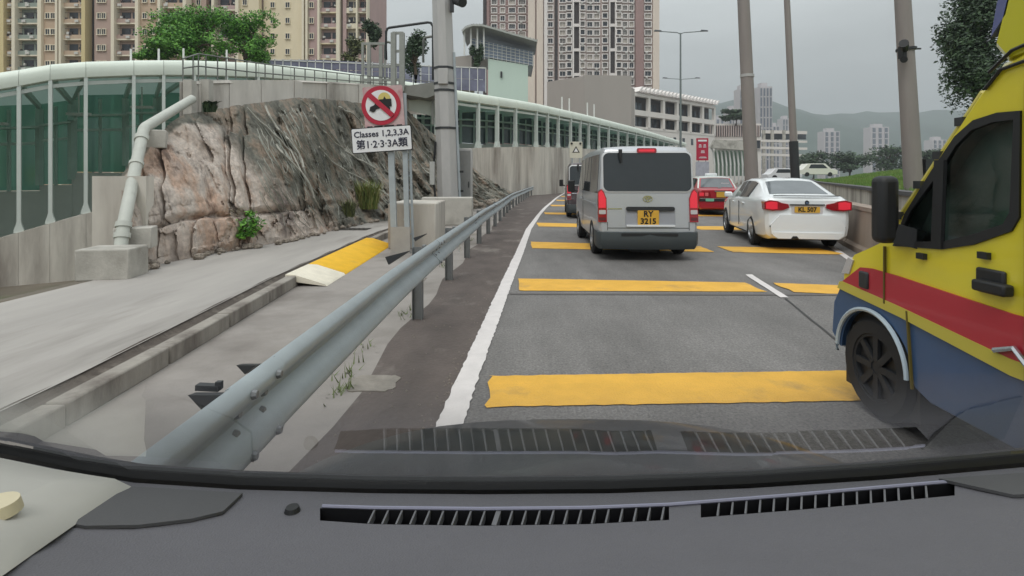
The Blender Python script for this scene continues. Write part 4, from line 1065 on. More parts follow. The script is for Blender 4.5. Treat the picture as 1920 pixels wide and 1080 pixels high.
    # side glass, left and right
    for s, k0 in ((1, 6), (-1, 13)):
        for nm, i0, i1 in (('side_window', 3, 4), ('side_window', 4, 5), ('side_window', 5, 6), ('side_window', 6, 7)):
            patch(rg, i0, i1, k0, k0 + 1, M_glass, v, nm, .007, .07)
        q = MB(); q.box((s * .852, 1.9, .94), (.014, 2.9, .035)); q.build('side_moulding', pnt, v)
        q = MB(); q.box((s * .853, 2.47, 1.15), (.006, .012, 1.45)); q.build('door_seam', M_black, v)
        q = MB(); q.box((s * .866, 2.62, 1.00), (.03, .18, .035)); q.build('door_handle', M_chrome, v)
        q = MB(); q.box((s * 1.0, 3.72, 1.22), (.16, .10, .28)); q.bar((s * .84, 3.7, 1.1), (s * .98, 3.72, 1.15), .05, .05); bevel(q.build('mirror', M_black, v), .03, 3)
        for y in (.98, 3.62): wheel(v, s * .755, y, .325, .19, mat('steel_rim', lin(150, 152, 154), .4, .6), 6)
    patch(rg, 7, 8, 8, 12, M_glass, v, 'windscreen', .006, .05)
    return v
make_van((at(1216, 0, 9.05).x, 9.05, 0), 1.6, paint('silver_paint', lin(186, 188, 192), .32, .45, .45), 'silver van with lit brake lights in the lane straight ahead', ('RY', '3215'))
make_van((at(1109, 0, 18.6).x, 18.6, 0), 4.5, paint('maroon_paint', lin(62, 48, 52), .35, .5), 'dark maroon van half hidden ahead of the silver van', ('', ''), lit=True)

# --- saloon cars
def make_sedan(loc, head, pnt, roofp, label, kind):
    v = empty('car' if kind == 'white' else 'taxi', loc, -R(head)); tag(v, label, 'car' if kind == 'white' else 'taxi')
    if kind == 'white':
        zb = .27
        st = [dict(y=0.0, zb=.30, zk=.93, zt=.98, w=.76, wr=.62), dict(y=.05, zb=.24, zk=.965, zt=1.03, w=.835, wr=.68), dict(y=.18, zb=.21, zk=.985, zt=1.06, w=.875, wr=.71), dict(y=.50, zb=.20, zk=.985, zt=1.085, w=.895, wr=.70),
              dict(y=1.28, zb=.19, zk=.985, zt=1.37, w=.905, wr=.585), dict(y=1.55, zb=.19, zk=.98, zt=1.415, w=.905, wr=.59), dict(y=2.25, zb=.19, zk=.965, zt=1.43, w=.90, wr=.60), dict(y=2.75, zb=.19, zk=.955, zt=1.39, w=.90, wr=.59),
              dict(y=3.45, zb=.19, zk=.95, zt=1.01, w=.895, wr=.68), dict(y=4.2, zb=.2, zk=.84, zt=.90, w=.86, wr=.66), dict(y=4.52, zb=.24, zk=.70, zt=.76, w=.76, wr=.6), dict(y=4.62, zb=.30, zk=.58, zt=.62, w=.6, wr=.5)]
        wy, wr_, tr = (1.02, 3.83), .335, .80
    else:
        zb = .26
        st = [dict(y=0.0, zb=.33, zk=.92, zt=.965, w=.77, wr=.66), dict(y=.05, zb=.26, zk=.955, zt=1.00, w=.825, wr=.70), dict(y=.18, zb=.23, zk=.965, zt=1.02, w=.842, wr=.71), dict(y=.78, zb=.22, zk=.97, zt=1.035, w=.845, wr=.70),
              dict(y=1.25, zb=.21, zk=.97, zt=1.44, w=.845, wr=.60), dict(y=1.50, zb=.21, zk=.965, zt=1.49, w=.845, wr=.61), dict(y=2.4, zb=.21, zk=.955, zt=1.505, w=.845, wr=.615), dict(y=2.8, zb=.21, zk=.95, zt=1.47, w=.845, wr=.60),
              dict(y=3.35, zb=.21, zk=.95, zt=1.01, w=.84, wr=.68), dict(y=4.3, zb=.22, zk=.86, zt=.91, w=.82, wr=.68), dict(y=4.62, zb=.26, zk=.72, zt=.76, w=.76, wr=.64), dict(y=4.69, zb=.32, zk=.6, zt=.64, w=.68, wr=.55)]
        wy, wr_, tr = (1.05, 3.73), .31, .745
    body, rg = body_shell(st, pnt, [(y, wr_ + .045, st[5]['w']) for y in wy], v)
    patch(rg, 3, 4, 8, 12, mat('sky_reflection_glass', lin(96, 102, 106), .05, spec=.8, var=.25, scale=1.5), v, 'rear_window', .008, .09)  # lighter grey base colour paints the sky's reflection on the rear glass
    patch(rg, 7, 8, 8, 12, M_glass, v, 'windscreen', .008, .07)
    if roofp:
        patch(rg, 4, 7, 7, 13, roofp, v, 'roof', .010, .0)
        for k0 in (7, 12):
            patch(rg, 3, 4, k0, k0 + 1, roofp, v, 'rear_pillar', .010, .0)
    for s, k0 in ((1, 6), (-1, 13)):
        for i0, i1 in ((4, 6), (6, 7)):
            patch(rg, i0, i1, k0, k0 + 1, M_glass, v, 'side_window', .008, .09)
        if kind == 'white':   # rear quarter glass behind the rear door
            a, b, c_ = Vector((s * .80, 1.30, 1.03)), Vector((s * .86, .98, 1.015)), Vector((s * .655, 1.32, 1.31))
        q = MB()
        for yy in (2.15, 3.2):
            q.box((s * (st[5]['w'] - .002), yy, .62), (.012, .012, .55))
        q.build('door_seam', M_black, v)
        for yy in (1.75, 2.8):
            q = MB(); q.box((s * (st[5]['w'] + .005), yy, .86), (.03, .2, .035)); bevel(q.build('door_handle', pnt if kind == 'white' else M_chrome, v), .01)
        q = MB(); q.box((s * (st[5]['w'] + .09), 2.92, 1.02), (.2, .12, .13)); bevel(q.build('mirror', pnt if kind == 'white' else M_black, v), .04, 3)
        for y in wy: wheel(v, s * tr, y, wr_, .2, M_rim, 5 if kind == 'white' else 8)
    q = MB(); q.box((0, 2.3, .24), (1.3, 3.9, .12)); q.build('underbody', M_black, v)
    if kind == 'white':
        for s in (-1, 1):
            L = rear_poly([(s * .86, .80), (s * .865, .95), (s * .74, .985), (s * .60, .965), (s * .52, .93), (s * .38, .905), (s * .36, .84), (s * .48, .79), (s * .70, .775)], .13, M_redlamp, v, 'tail_lamp', 0, .3, .25, .17)
            rear_poly([(s * .83, .815), (s * .835, .93), (s * .73, .955), (s * .60, .94), (s * .60, .81), (s * .70, .80)], .13, M_redlit, L, 'lit_lens', 0, .3, .02, .18)
            rear_poly(rounded(.22, .035, .01, 2, s * .64, .47), .03, M_black, v, 'reflector_slot', 0, .3, .06, .06)
        rear_poly([(-.74, .50), (-.55, .70), (.55, .70), (.74, .50), (.72, .32), (-.72, .32)], .0, pnt, v, 'rear_bumper', 0, .3, .06, .05)
        rear_poly([(-.70, .30), (-.70, .36), (.70, .36), (.70, .30), (.6, .24), (-.6, .24)], .0, pnt, v, 'bumper_lip', 0, .3, .08, .07)
        rear_poly([(-.34, .24), (-.30, .29), (-.22, .29), (-.18, .24)], .0, M_black, v, 'exhaust_notch', 0, .3, .06, .075)
        rear_poly(rounded(.62, .17, .02, 3, 0, .80), .0, mat('white_recess', lin(205, 200, 200), .4), v, 'plate_recess', 0, .3, .02, .008)
        rear_poly(rounded(.70, .02, .008, 2, 0, .895), .0, M_dark, v, 'boot_shadow_gap', 0, .3, .04, .03)
        number_plate(v, 0, .80, -.024, .50, .115, ('KL 507',), .125)
        q = MB(); q.cyl((0, -.012, .935), (0, .03, .945), .042, n=20); q.cyl((0, -.016, .935), (0, -.012, .935), .03, n=20, mi=1); q.build('emblem', [M_dark, mat('emblem_blue', lin(80, 96, 120), .3)], v)
        # boot spoiler
        q = MB(); q.grid([[(x, .10 - .02 * (1 - (x / .66) ** 2), 1.052), (x, .03 - .03 * (1 - (x / .66) ** 2), 1.075), (x, .06 - .03 * (1 - (x / .66) ** 2), 1.06)] for x in [-.66 + .066 * k for k in range(21)]]); q.build('boot_spoiler', M_dark, v)
    else:
        for s in (-1, 1):
            L = rear_poly([(s * .80, .70), (s * .80, .90), (s * .40, .92), (s * .36, .72)], .06, M_redlamp, v, 'tail_lamp', 0, .3, .12, .09)
            rear_poly(rounded(.16, .13, .02, 2, s * .70, .81), .06, M_redlit, L, 'lit_lens', 0, .3, .02, .10)
            rear_poly(rounded(.12, .13, .02, 2, s * .52, .81), .06, mat('pink_lens', lin(220, 110, 110), .2), L, 'clear_lens', 0, .3, .02, .10)
        rear_poly(rounded(1.58, .10, .03, 3, 0, .60), .0, M_black, v, 'bumper_strip', 0, .3, .10, .09)
        rear_poly(rounded(1.52, .022, .008, 2, 0, .655), .0, M_chrome, v, 'bumper_trim', 0, .3, .10, .095)
        rear_poly(rounded(1.56, .24, .05, 3, 0, .42), .0, pnt, v, 'rear_bumper', 0, .3, .10, .07)
        rear_poly(rounded(.46, .035, .012, 2, 0, .93), .0, M_chrome, v, 'boot_trim', 0, .3, .03, .03)
        number_plate(v, 0, .80, -.05, .34, .20, ('', ''), .1)
        rear_poly(rounded(.30, .10, .02, 2, -.42, .60), .0, mat('green_plate', lin(120, 190, 160), .4), v, 'licence_plate', 0, .3, .02, .105)
        q = MB(); q.box((0, 1.95, 1.56), (.46, .16, .12)); bevel(q.build('roof_sign', M_sticker, v), .03, 2)
        q = MB(); q.box((.34, .98, 1.16), (.30, .01, .14)); q.build('notice', M_sticker, v)
        q = MB(); q.box((0, .30, 1.05), (.12, .1, .03)); q.build('boot_badge', M_chrome, v)
    return v
wc = make_sedan((at(1513, 0, 10.3).x, 10.3, 0), 10.5, paint('white_car_paint', lin(238, 241, 242), .22, .8), None, 'white saloon car with plate KL 507 beside the brown wall', 'white'); wc.scale = (.90, .90, 1)
make_sedan((at(1352, 0, 20.0).x, 20.0, 0), 10, paint('red_taxi_paint', lin(168, 20, 38), .3, .6), paint('silver_roof', lin(206, 214, 208), .3, .5), 'red taxi with a pale silver roof between the van and the white car', 'taxi')

# ------------------------------------------------------------------ right-hand side: parapet, retaining wall, grass bank
M_wallR = mat('brown_concrete', lin(150, 136, 124), .9, var=.2, scale=1.2, col2=lin(116, 104, 98), stretch=(1, 1, .25), c2pos=(.5, .7), bump=.2, bscale=25)
pw = empty('parapet_wall', (wallA(10), 10, 0)); tag(pw, 'low brown concrete parapet wall beside the white car and ambulance', 'wall')
PW = Matrix.Translation(-pw.location)
ya = -4.0
while ya < 70:
    L = 3.0 if ya < 30 else 8.0
    xa, xb = wallA(ya), wallA(ya + L); q = MB(); g_ = .012
    def cs(x, y): return [Vector((x, y, -.1)), Vector((x, y, .10)), Vector((x + .05, y, .16)), Vector((x + .09, y, .80)), Vector((x + .06, y, .81)), Vector((x + .06, y, .88)), Vector((x + .38, y, .88)), Vector((x + .38, y, .81)), Vector((x + .34, y, .80)), Vector((x + .36, y, -.1))]
    ca, cb = cs(lerp(xa, xb, g_ / L), ya + g_), cs(xb, ya + L - g_)
    q.grid([ca, cb]); q.add(ca, [tuple(range(len(ca)))]); q.add(cb, [tuple(range(len(cb) - 1, -1, -1))])
    o = q.build('wall_panel', M_wallR, pw, sharp=30); o.matrix_parent_inverse = PW
    ya += L
wallB = curve([(4, 6.6), (12.1, 9.0), (20, 13.2), (50, 28.5), (90, 50)])
wB_z = curve([(4, 1.0), (12.1, 1.0), (50, 1.05), (90, 1.2)])
rw = empty('bank_wall', (wallB(12), 12, 0)); tag(rw, 'dark-capped retaining wall holding up the grass bank', 'wall')
RW = Matrix.Translation(-rw.location)
ya = 3.0
while ya < 75:
    L = 4.0 if ya < 40 else 10
    q = MB(); xa, xb = wallB(ya + .02), wallB(ya + L - .02); za, zb_ = wB_z(ya), wB_z(ya + L)
    q.add([(xa, ya + .02, -.2), (xb, ya + L - .02, -.2), (xb, ya + L - .02, zb_), (xa, ya + .02, za), (xa + .3, ya + .02, za), (xb + .3, ya + L - .02, zb_)], [(3, 2, 1, 0), (4, 5, 2, 3)])
    o = q.build('wall_panel', M_conc_d, rw, sharp=0); o.matrix_parent_inverse = RW
    q = MB(); q.bar((xa + .12, ya + .01, za + .04), (xb + .12, ya + L - .01, zb_ + .04), .42, .1); o = q.build('coping', mat('dark_coping', lin(92, 90, 92), .85, var=.15, scale=2), rw); o.matrix_parent_inverse = RW
    ya += L
M_grassb = mat('bank_turf', lin(88, 112, 58), .95, var=.3, scale=.8, col2=lin(116, 124, 74), c2pos=(.45, .7), bump=.5, bscale=10)
def bank_z(Y, t): return wB_z(min(Y, 90)) + .03 + (1.15 * smooth(0, 1, t) + .15 * noise.noise(Vector((Y * .3, t * 5, 0)))) * min(1, t * 4)
mb = MB(); mb.grid([[(wallB(Y) + .25 + 12 * t, Y + 1.5 * t, bank_z(Y, t)) for t in [k / 14 for k in range(15)]] for Y in span(3, 85, 60)])
mb.grid([[(wallB(Y) + 12.25, Y + 1.5, bank_z(Y, 1)), (wallB(Y) + 60, Y + 1.5, 1.6)] for Y in span(3, 85, 60)])
bank = tag(mb.build('grass_bank', M_grassb), kind='structure')
q = MB(); r2 = random.Random(5)
for k in range(26000):
    Y = 8 + 60 * r2.random() ** 1.5; t = r2.random(); x = wallB(Y) + .3 + 12 * t; y = Y + 1.5 * t; z = bank_z(Y, t)
    h_ = r2.uniform(.05, .16) * (1 + Y / 60); a = r2.uniform(0, 3.14); w = .012 * (1 + Y / 25); dx, dy = r2.uniform(-.05, .05), r2.uniform(-.05, .05)
    q.add([(x - w * math.cos(a), y - w * math.sin(a), z), (x + w * math.cos(a), y + w * math.sin(a), z), (x + dx, y + dy, z + h_)], [(0, 1, 2)])
tag(q.build('grass', mat('grass_blade', lin(94, 128, 54), .8, var=.3, scale=.6, col2=lin(128, 138, 78), c2pos=(.45, .7)), sharp=0), 'mown green grass covering the bank', 'grass', kind='stuff')

# ------------------------------------------------------------------ trees and plants
def leaf_mesh(blobs, n, size, mats, seed, tri=False, up=.3):
    """many small leaf-shaped faces through the volume of several blobs"""
    r3 = random.Random(seed); q = MB(); tot = sum(b[3] * b[4] for b in blobs)
    for (bx, by, bz, rx, rz) in blobs:
        m = int(n * rx * rz / tot)
        for k in range(m):
            d = Vector((r3.gauss(0, 1), r3.gauss(0, 1), r3.gauss(0, 1))).normalized(); rr = r3.random() ** .45
            lump = 1 + .35 * noise.noise(d * 2.1 + Vector((bx, by, seed)))
            p = Vector((bx + d.x * rx * rr * lump, by + d.y * rx * rr * lump, bz + d.z * rz * rr * lump))
            if noise.noise(p * (1.6 / max(rx, .3)) + Vector((seed, 3, 1))) < -.12: continue
            a = Vector((r3.gauss(0, 1), r3.gauss(0, 1), r3.gauss(0, .6))).normalized(); b = a.cross(d + Vector((0, 0, up))).normalized()
            s = size * r3.uniform(.6, 1.4)
            q.add([p - a * s, p + b * s * .45, p + a * s, p - b * s * .45], [(0, 1, 2, 3)], 0 if r3.random() < .62 else 1)
    return q
M_bark = mat('bark', lin(96, 82, 70), .9, var=.25, scale=6, bump=.5, bscale=20)
def leafm(name, a, b): return [mat(name + '_leaf', a, .6, var=.25, scale=1.2), mat(name + '_leaf_dark', b, .6, var=.25, scale=1.2)]
LG = leafm('bright', lin(104, 160, 56), lin(66, 116, 42)); LD = leafm('deep', lin(66, 88, 58), lin(44, 62, 44)); LO = leafm('olive', lin(112, 118, 72), lin(76, 84, 54))
def tree(px, py, Y, wpx, hpx, base_py, label, lm, n=5000, seed=1, nb=9, size=None):
    r3 = random.Random(seed); s = Y / 1000
    c = at(px, py, Y); zb = H + (335 - base_py) * s
    t = empty('tree', (c.x, Y, zb)); tag(t, label, 'tree')
    W, Hh = wpx * s / 2, hpx * s / 2; top = c.z - zb
    blobs = []
    for k in range(nb):
        a = r3.uniform(0, 6.28); rr = r3.uniform(.15, .75)
        blobs.append((W * rr * math.cos(a), W * rr * math.sin(a) * .8, top + Hh * r3.uniform(-.75, .7), W * r3.uniform(.32, .55), Hh * r3.uniform(.32, .52)))
    q = MB(); q.tube([(0, 0, -1), (.05 * W, 0, top * .4), (-.03 * W, 0, top * .8), (.02 * W, 0, top + Hh * .3)], [.07 * W + .06, .06 * W + .05, .05 * W + .03, .02], 8)
    for b in blobs: q.tube([(0, 0, top - Hh * .6), (b[0] * .5, b[1] * .5, (b[2] + top - Hh * .5) / 2 + .1), (b[0], b[1], b[2])], [.035 * W + .03, .025 * W + .02, .012], 6)
    q.build('trunk', M_bark, t)
    leaf_mesh(blobs, n, size or max(.06, 2.6 * s), lm, seed).build('crown', lm, t, sharp=0)
    return t
tree(352, 66, 42, 170, 112, 140, 'bushy bright green tree nearest the pink tower, behind the white cap', LG, 26000, 11, 22)
tree(458, 68, 44, 112, 98, 140, 'bright green tree with loose drooping twigs before the cream tower wall', LG, 15000, 12, 16)
tree(300, 96, 41, 90, 40, 140, 'low green shrubby tree at the left foot of the bushy one', LG, 8000, 13, 10)
tree(662, 92, 60, 44, 70, 170, 'thin olive tree in front of the far end of the cream tower', LO, 4500, 14, 7)
tree(694, 66, 58, 36, 64, 170, 'small dark tree standing between the tower and the steel platform', LD, 4000, 15, 7)
tree(778, 96, 40, 66, 84, 170, 'dark tree seen through the hoops of the steel platform', LD, 6000, 16, 9)
tree(896, 112, 55, 34, 50, 170, 'little shrubby tree growing against the mint green building', LD, 3000, 17, 6)
tree(1832, 70, 26, 170, 270, 480, 'large dark leafy tree rising behind the ambulance roof', LD, 34000, 18, 20, .085)
for k, (px_, py_, w_, h_) in enumerate(((1380, 214, 50, 22), (1525, 300, 70, 40), (1592, 298, 90, 46), (1668, 296, 96, 50), (1752, 300, 80, 44))):
    tree(px_, py_, 170 if k == 0 else 150, w_, h_, 230 if k == 0 else 332, ['roof garden greenery above the white office wing', 'far tree left of the middle on the grass horizon', 'far tree in the middle of the grass horizon', 'far tree next to the camera pole on the horizon', 'far tree close to the ambulance pillar on the horizon'][k], LD, 4000, 40 + k, 12)
def plant(px, v, h_, n, label, lm, seed, long=False):
    p = on_rock(px, v, .1); t = empty('plant', p); tag(t, label, 'plant'); r3 = random.Random(seed); q = MB()
    for k in range(n):
        a = r3.uniform(0, 6.28); l_ = h_ * r3.uniform(.5, 1.1); o_ = Vector((math.cos(a), math.sin(a), 0)); b = Vector((r3.uniform(-.2, .2), r3.uniform(-.15, .05), 0)) * (h_ * 1.6)
        sp = r3.uniform(.15, .6); w = .012 if long else .035
        s_ = Vector((-o_.y, o_.x, 0)) * w
        p1, p2 = b + o_ * l_ * sp * .4 + Vector((0, 0, l_ * .6)), b + o_ * l_ * sp + Vector((0, 0, l_ * (.95 if long else .7)))
        q.add([b - s_ * .4, b + s_ * .4, p1 + s_, p1 - s_, p2], [(0, 1, 2, 3), (3, 2, 4)], k % 2)
    q.build('foliage', lm, t, sharp=0)
t = empty('shrub', on_rock(470, .06, .1)); tag(t, 'bright green leafy shrub at the foot of the rock face', 'shrub')
q = MB()
for k in range(9): a = k * .7; q.tube([(0, 0, -.1), (.08 * math.cos(a), .08 * math.sin(a), .15), (.22 * math.cos(a), .12 * math.sin(a), .32 + .05 * (k % 3))], [.012, .009, .004], 5)
q.build('stem', M_bark, t)
leaf_mesh([(0, 0, .18, .22, .16), (.14, -.05, .30, .15, .13), (-.16, 0, .26, .15, .12), (.02, 0, .42, .12, .1), (-.05, -.1, .08, .2, .1)], 900, .035, LG, 77).build('foliage', LG, t, sharp=0)
plant(395, .97, .3, 80, 'dark ferny tuft on top of the rock below the wall', LD, 4)
plant(690, .12, .9, 420, 'tall yellowish grass clump at the end of the rock by the sign', [mat('dry_grass', lin(142, 142, 84), .8, var=.2, scale=3), mat('green_grass', lin(104, 122, 62), .8, var=.2, scale=3)], 5, True)
plant(655, .08, .5, 160, 'low dark weeds beside the yellowish grass clump', LO, 6, True)

# ------------------------------------------------------------------ buildings
def wall_box(parent, name, x0, x1, z0, z1, y, d, m, sharp=0):
    q = MB(); q.box(((x0 + x1) / 2, y + d / 2, (z0 + z1) / 2), (abs(x1 - x0), d, z1 - z0)); return q.build(name, m, parent, sharp=sharp)
def bldg(name, px, Y, label):
    o = empty(name, ((px - 960) / 1000 * Y, Y, 0)); tag(o, label, 'building'); return o
M_pane = mat('window_glass', lin(58, 62, 70), .12, var=.35, scale=.15, col2=lin(96, 104, 112), c2pos=(.5, .62))
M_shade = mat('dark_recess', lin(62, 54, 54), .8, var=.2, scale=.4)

def balcony_mesh(w, fh, mwall, mslab, seed):
    """one storey of a balcony bay: slab edge, low wall, window, washing and box units"""
    r3 = random.Random(seed); q = MB()
    q.box((0, -.15, .12), (w, 1.0, .24), 1)                        # slab
    q.box((0, -.58, .62), (w, .12, .78), 0)                        # parapet
    q.box((0, .28, fh * .5 + .2), (w, .1, fh - .3), 0)             # back wall
    q.box((-w * .18, .20, fh * .60), (w * .42, .1, fh * .42), 2)   # window
    q.box((w * .27, .20, fh * .55), (w * .26, .1, fh * .5), 2)
    for k in range(3):
        q.box((r3.uniform(-.4, .4) * w, -.5, r3.uniform(.9, 1.5)), (r3.uniform(.25, .6), .3, r3.uniform(.25, .5)), 3 if k else 4)
    q.box((r3.uniform(-.35, .35) * w, -.72, .55), (.7, .3, .45), 4)
    q.bar((-w * .45, -.6, fh * .72), (w * .45, -.6, fh * .72), .05, .05, 3)
    return q.mesh('balcony', [mwall, mslab, M_pane, M_shade, mat('box_unit', lin(206, 204, 198), .6)], sharp=0)
def window_mesh(w, h_, mf, proud=.25, mull=1, sill=True, f=.12):
    q = MB()
    q.box((0, 0, h_ / 2), (w, .06, h_), 1)
    for s in (-1, 1): q.box((s * (w / 2 + f / 2), -proud / 2, h_ / 2), (f, proud, h_ + 2 * f))
    q.box((0, -proud / 2, h_ + f / 2), (w, proud, f)); q.box((0, -proud / 2 - .06, -f / 2), (w + (.2 if sill else 0), proud + .12, f))
    for k in range(mull): q.box((w * ((k + 1) / (mull + 1) - .5), -.06, h_ / 2), (.07, .08, h_))
    return q.mesh('window', [mf, M_pane], sharp=0)

Yt = 100.0; K = Yt / 1000; FH = 3.0
def tz(py): return H + (335 - py) * K
floors = [tz(165) + FH * k for k in range(9)]
T0, T1 = -2, tz(-95)
M_tan = facade_mat('tan_wall', lin(196, 172, 148)); M_pinkw = facade_mat('pink_brown_wall', lin(182, 158, 146)); M_cream = facade_mat('cream_wall', lin(228, 214, 184)); M_grn = facade_mat('grey_green_wall', lin(148, 158, 148)); M_mauve = facade_mat('mauve_wall', lin(186, 160, 156))
M_fin = facade_mat('pale_fin', lin(232, 222, 200), .06); M_yfin = facade_mat('yellow_fin', lin(216, 198, 150), .06)
def block(px0, px1, label, elems, mbody, Yoff=0.0):
    o = bldg('apartment_tower', (px0 + px1) / 2, Yt + Yoff, label); x_ = o.location.x
    X = lambda px: (px - 960) * K - x_
    wall_box(o, 'wall', X(px0), X(px1), T0, T1, 1.2, 14, mbody)
    nv = 0
    for e in elems:
        kind, a, b = e[0], X(e[1]), X(e[2]); w = b - a; c = (a + b) / 2
        if kind == 'fin': wall_box(o, 'fin', a, b, T0, T1, -.6, 1.9, e[3])
        elif kind == 'wall': wall_box(o, 'wall_bay', a, b, T0, T1, .0, 1.3, e[3])
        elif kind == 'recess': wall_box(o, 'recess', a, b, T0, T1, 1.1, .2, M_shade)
        elif kind == 'bay':
            ms_ = [balcony_mesh(w, FH, e[3], e[4], nv * 7 + k) for k in range(3)]; nv += 1
            for k, z in enumerate(floors): inst('balcony', ms_[(k * 2 + nv) % 3], o, (c, .7, z))
        if len(e) > 5 or (kind == 'wall' and len(e) > 4):
            wm = window_mesh(.75, 1.0, M_fin, .14, 1)
            for px_ in e[4]:
                for z in floors: inst('window', wm, o, (X(px_), -.02, z + 1.0))
    return o
block(-120, 352, 'tan and brown residential tower with balcony bays, leftmost behind the white cap', [
    ('fin', -120, 12, M_yfin), ('bay', 12, 27, M_tan, M_fin), ('fin', 27, 33, M_fin), ('bay', 33, 75, M_grn, M_fin), ('fin', 75, 82, M_fin), ('wall', 82, 108, M_tan, (90, 100)), ('fin', 108, 112, M_fin), ('recess', 112, 115), ('fin', 115, 119, M_fin),
    ('bay', 119, 157, M_tan, M_fin), ('fin', 157, 164, M_yfin), ('recess', 164, 177), ('wall', 177, 212, M_pinkw, (187, 195)), ('fin', 212, 218, M_fin), ('bay', 218, 257, M_pinkw, M_fin), ('fin', 257, 263, M_fin), ('wall', 263, 299, M_tan, (272, 287)), ('fin', 299, 304, M_fin), ('bay', 304, 346, M_tan, M_fin), ('fin', 346, 352, M_fin)], M_tan)
block(353, 478, 'pink and tan middle tower with balconies behind the bright green trees', [
    ('wall', 353, 378, M_pinkw, (364,)), ('recess', 378, 391), ('fin', 391, 396, M_fin), ('bay', 396, 436, M_mauve, M_fin), ('fin', 436, 442, M_fin), ('wall', 442, 478, M_cream, (452,))], M_pinkw, 1.5)
block(480, 682, 'cream tower with small square windows and a pink balcony bay', [
    ('wall', 480, 556, M_cream, (498, 527)), ('fin', 556, 560, M_fin), ('fin', 563, 567, M_fin), ('wall', 568, 586, M_mauve, (573,)), ('fin', 586, 590, M_fin), ('bay', 590, 622, M_mauve, M_cream), ('fin', 622, 629, M_fin), ('recess', 629, 633), ('wall', 633, 640, M_mauve), ('bay', 640, 660, M_fin, M_fin), ('fin', 660, 663, M_fin), ('bay', 663, 680, M_mauve, M_fin), ('fin', 680, 682, M_fin)], M_mauve, 3)

# tall pink-white tower in the middle
Yt2 = 185.0; K2 = Yt2 / 1000; F2 = 2.85
tw = bldg('apartment_tower', 1072, Yt2, 'tall pinkish white tower with dense bay windows and dark vertical strips'); x_ = tw.location.x
X2 = lambda px: (px - 960) * K2 - x_
z2 = lambda py: H + (335 - py) * K2
M_tp = facade_mat('tower_pink', lin(206, 188, 182)); M_tb = facade_mat('tower_beige', lin(226, 212, 198)); M_tm = facade_mat('tower_mauve', lin(160, 132, 128)); M_tw = facade_mat('tower_white', lin(236, 230, 226), .05)
fl2 = [z2(235) + F2 * k for k in range(18)]; top2 = z2(-60)
wall_box(tw, 'wall', X2(990), X2(1232), -2, top2, .6, 26, M_tp)
wall_box(tw, 'wing_wall', X2(908), X2(990), -2, top2, 3, 20, M_tm)
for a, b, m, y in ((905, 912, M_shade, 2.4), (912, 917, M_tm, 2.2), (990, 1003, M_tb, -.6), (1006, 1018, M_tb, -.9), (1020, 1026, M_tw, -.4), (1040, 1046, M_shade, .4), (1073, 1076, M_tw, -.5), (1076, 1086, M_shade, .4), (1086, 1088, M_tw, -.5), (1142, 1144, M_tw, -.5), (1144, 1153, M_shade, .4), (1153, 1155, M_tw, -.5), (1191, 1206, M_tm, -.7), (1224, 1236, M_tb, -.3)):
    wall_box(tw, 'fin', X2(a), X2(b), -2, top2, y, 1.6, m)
nwin = 0
M_pane2 = mat('curtained_glass', lin(120, 116, 112), .2, var=.3, scale=.2); M_pane3 = mat('pale_blind', lin(176, 168, 158), .4, var=.2, scale=.2)
acq = MB(); acq.box((0, 0, 0), (.8, .5, .55)); acm = acq.mesh('air_unit', [mat('air_unit_grey', lin(190, 188, 182), .6)], sharp=0)
for (c_, w, mull, y) in ((926, 11, 1, 2.9), (942, 9, 1, 2.9), (960, 13, 2, 2.9), (979, 15, 2, 2.9), (1032, 10, 1, .4), (1055, 12, 1, .5), (1067, 9, 0, -.1), (1092, 9, 0, -.1), (1106, 11, 1, .4), (1119, 11, 1, .4), (1134, 10, 0, -.1), (1160, 9, 0, -.1), (1172, 9, 1, .3), (1184, 9, 1, .3), (1215, 13, 1, .3)):
    wm = window_mesh(w * K2 * .86, 1.65, M_tw, .6 if mull == 0 else .4, mull, f=.26)
    vs_ = []
    for pm in (M_pane, M_pane2, M_pane3):
        w2 = wm.copy(); w2.materials[1] = pm; vs_.append(w2)
    for z in fl2[3 if c_ > 1000 else 8:]:
        inst('window', vs_[rnd.choice((0, 0, 1, 1, 2))], tw, (X2(c_), y, z)); nwin += 1
        if rnd.random() < .25: inst('air_unit', acm, tw, (X2(c_) + rnd.uniform(-.6, .6), y - .5, z - .55))
for k, z in enumerate(fl2):
    if k % 3 == 0:
        for a, b in ((1076, 1086), (1144, 1153)): wall_box(tw, 'band', X2(a), X2(b), z, z + 1.0, -.2, .7, M_tw)
# storey bands on the pink wing
for z in fl2[8:]: wall_box(tw, 'band', X2(918), X2(990), z - .55, z - .25, 2.75, .4, M_tp)

# grey windowless block
gb = bldg('grey_block', 1120, 112, 'plain windowless grey block standing below the tall tower')
A_, B_, C_ = Vector((.103 * 128, 128, 0)), Vector((.135 * 110, 110, 0)), Vector((.230 * 124, 124, 0)); o_ = gb.location
def quadwall(a, b, z0, z1, m, nm, par, d=6):
    q = MB(); dn = Vector((b.y - a.y, -(b.x - a.x), 0)).normalized() * -1
    if dn.y < 0: dn = -dn
    q.prism([a - par.location + Vector((0, 0, z0)), b - par.location + Vector((0, 0, z0)), b - par.location + Vector((0, 0, z1)), a - par.location + Vector((0, 0, z1))], dn * d); return q.build(nm, m, par, sharp=0)
M_gblk = facade_mat('grey_block_wall', lin(170, 162, 156), .05)
quadwall(A_, B_, -2, 22.8, M_gblk, 'wall', gb, 10)
Bm = B_.lerp(C_, .55)
quadwall(B_ + Vector((.1, 0, 0)), Bm - Vector((.15, 0, 0)), -2, 22.6, M_gblk, 'wall', gb, 10); quadwall(Bm + Vector((.15, 0, 0)), C_, -2, 22.3, M_gblk, 'wall', gb, 10)
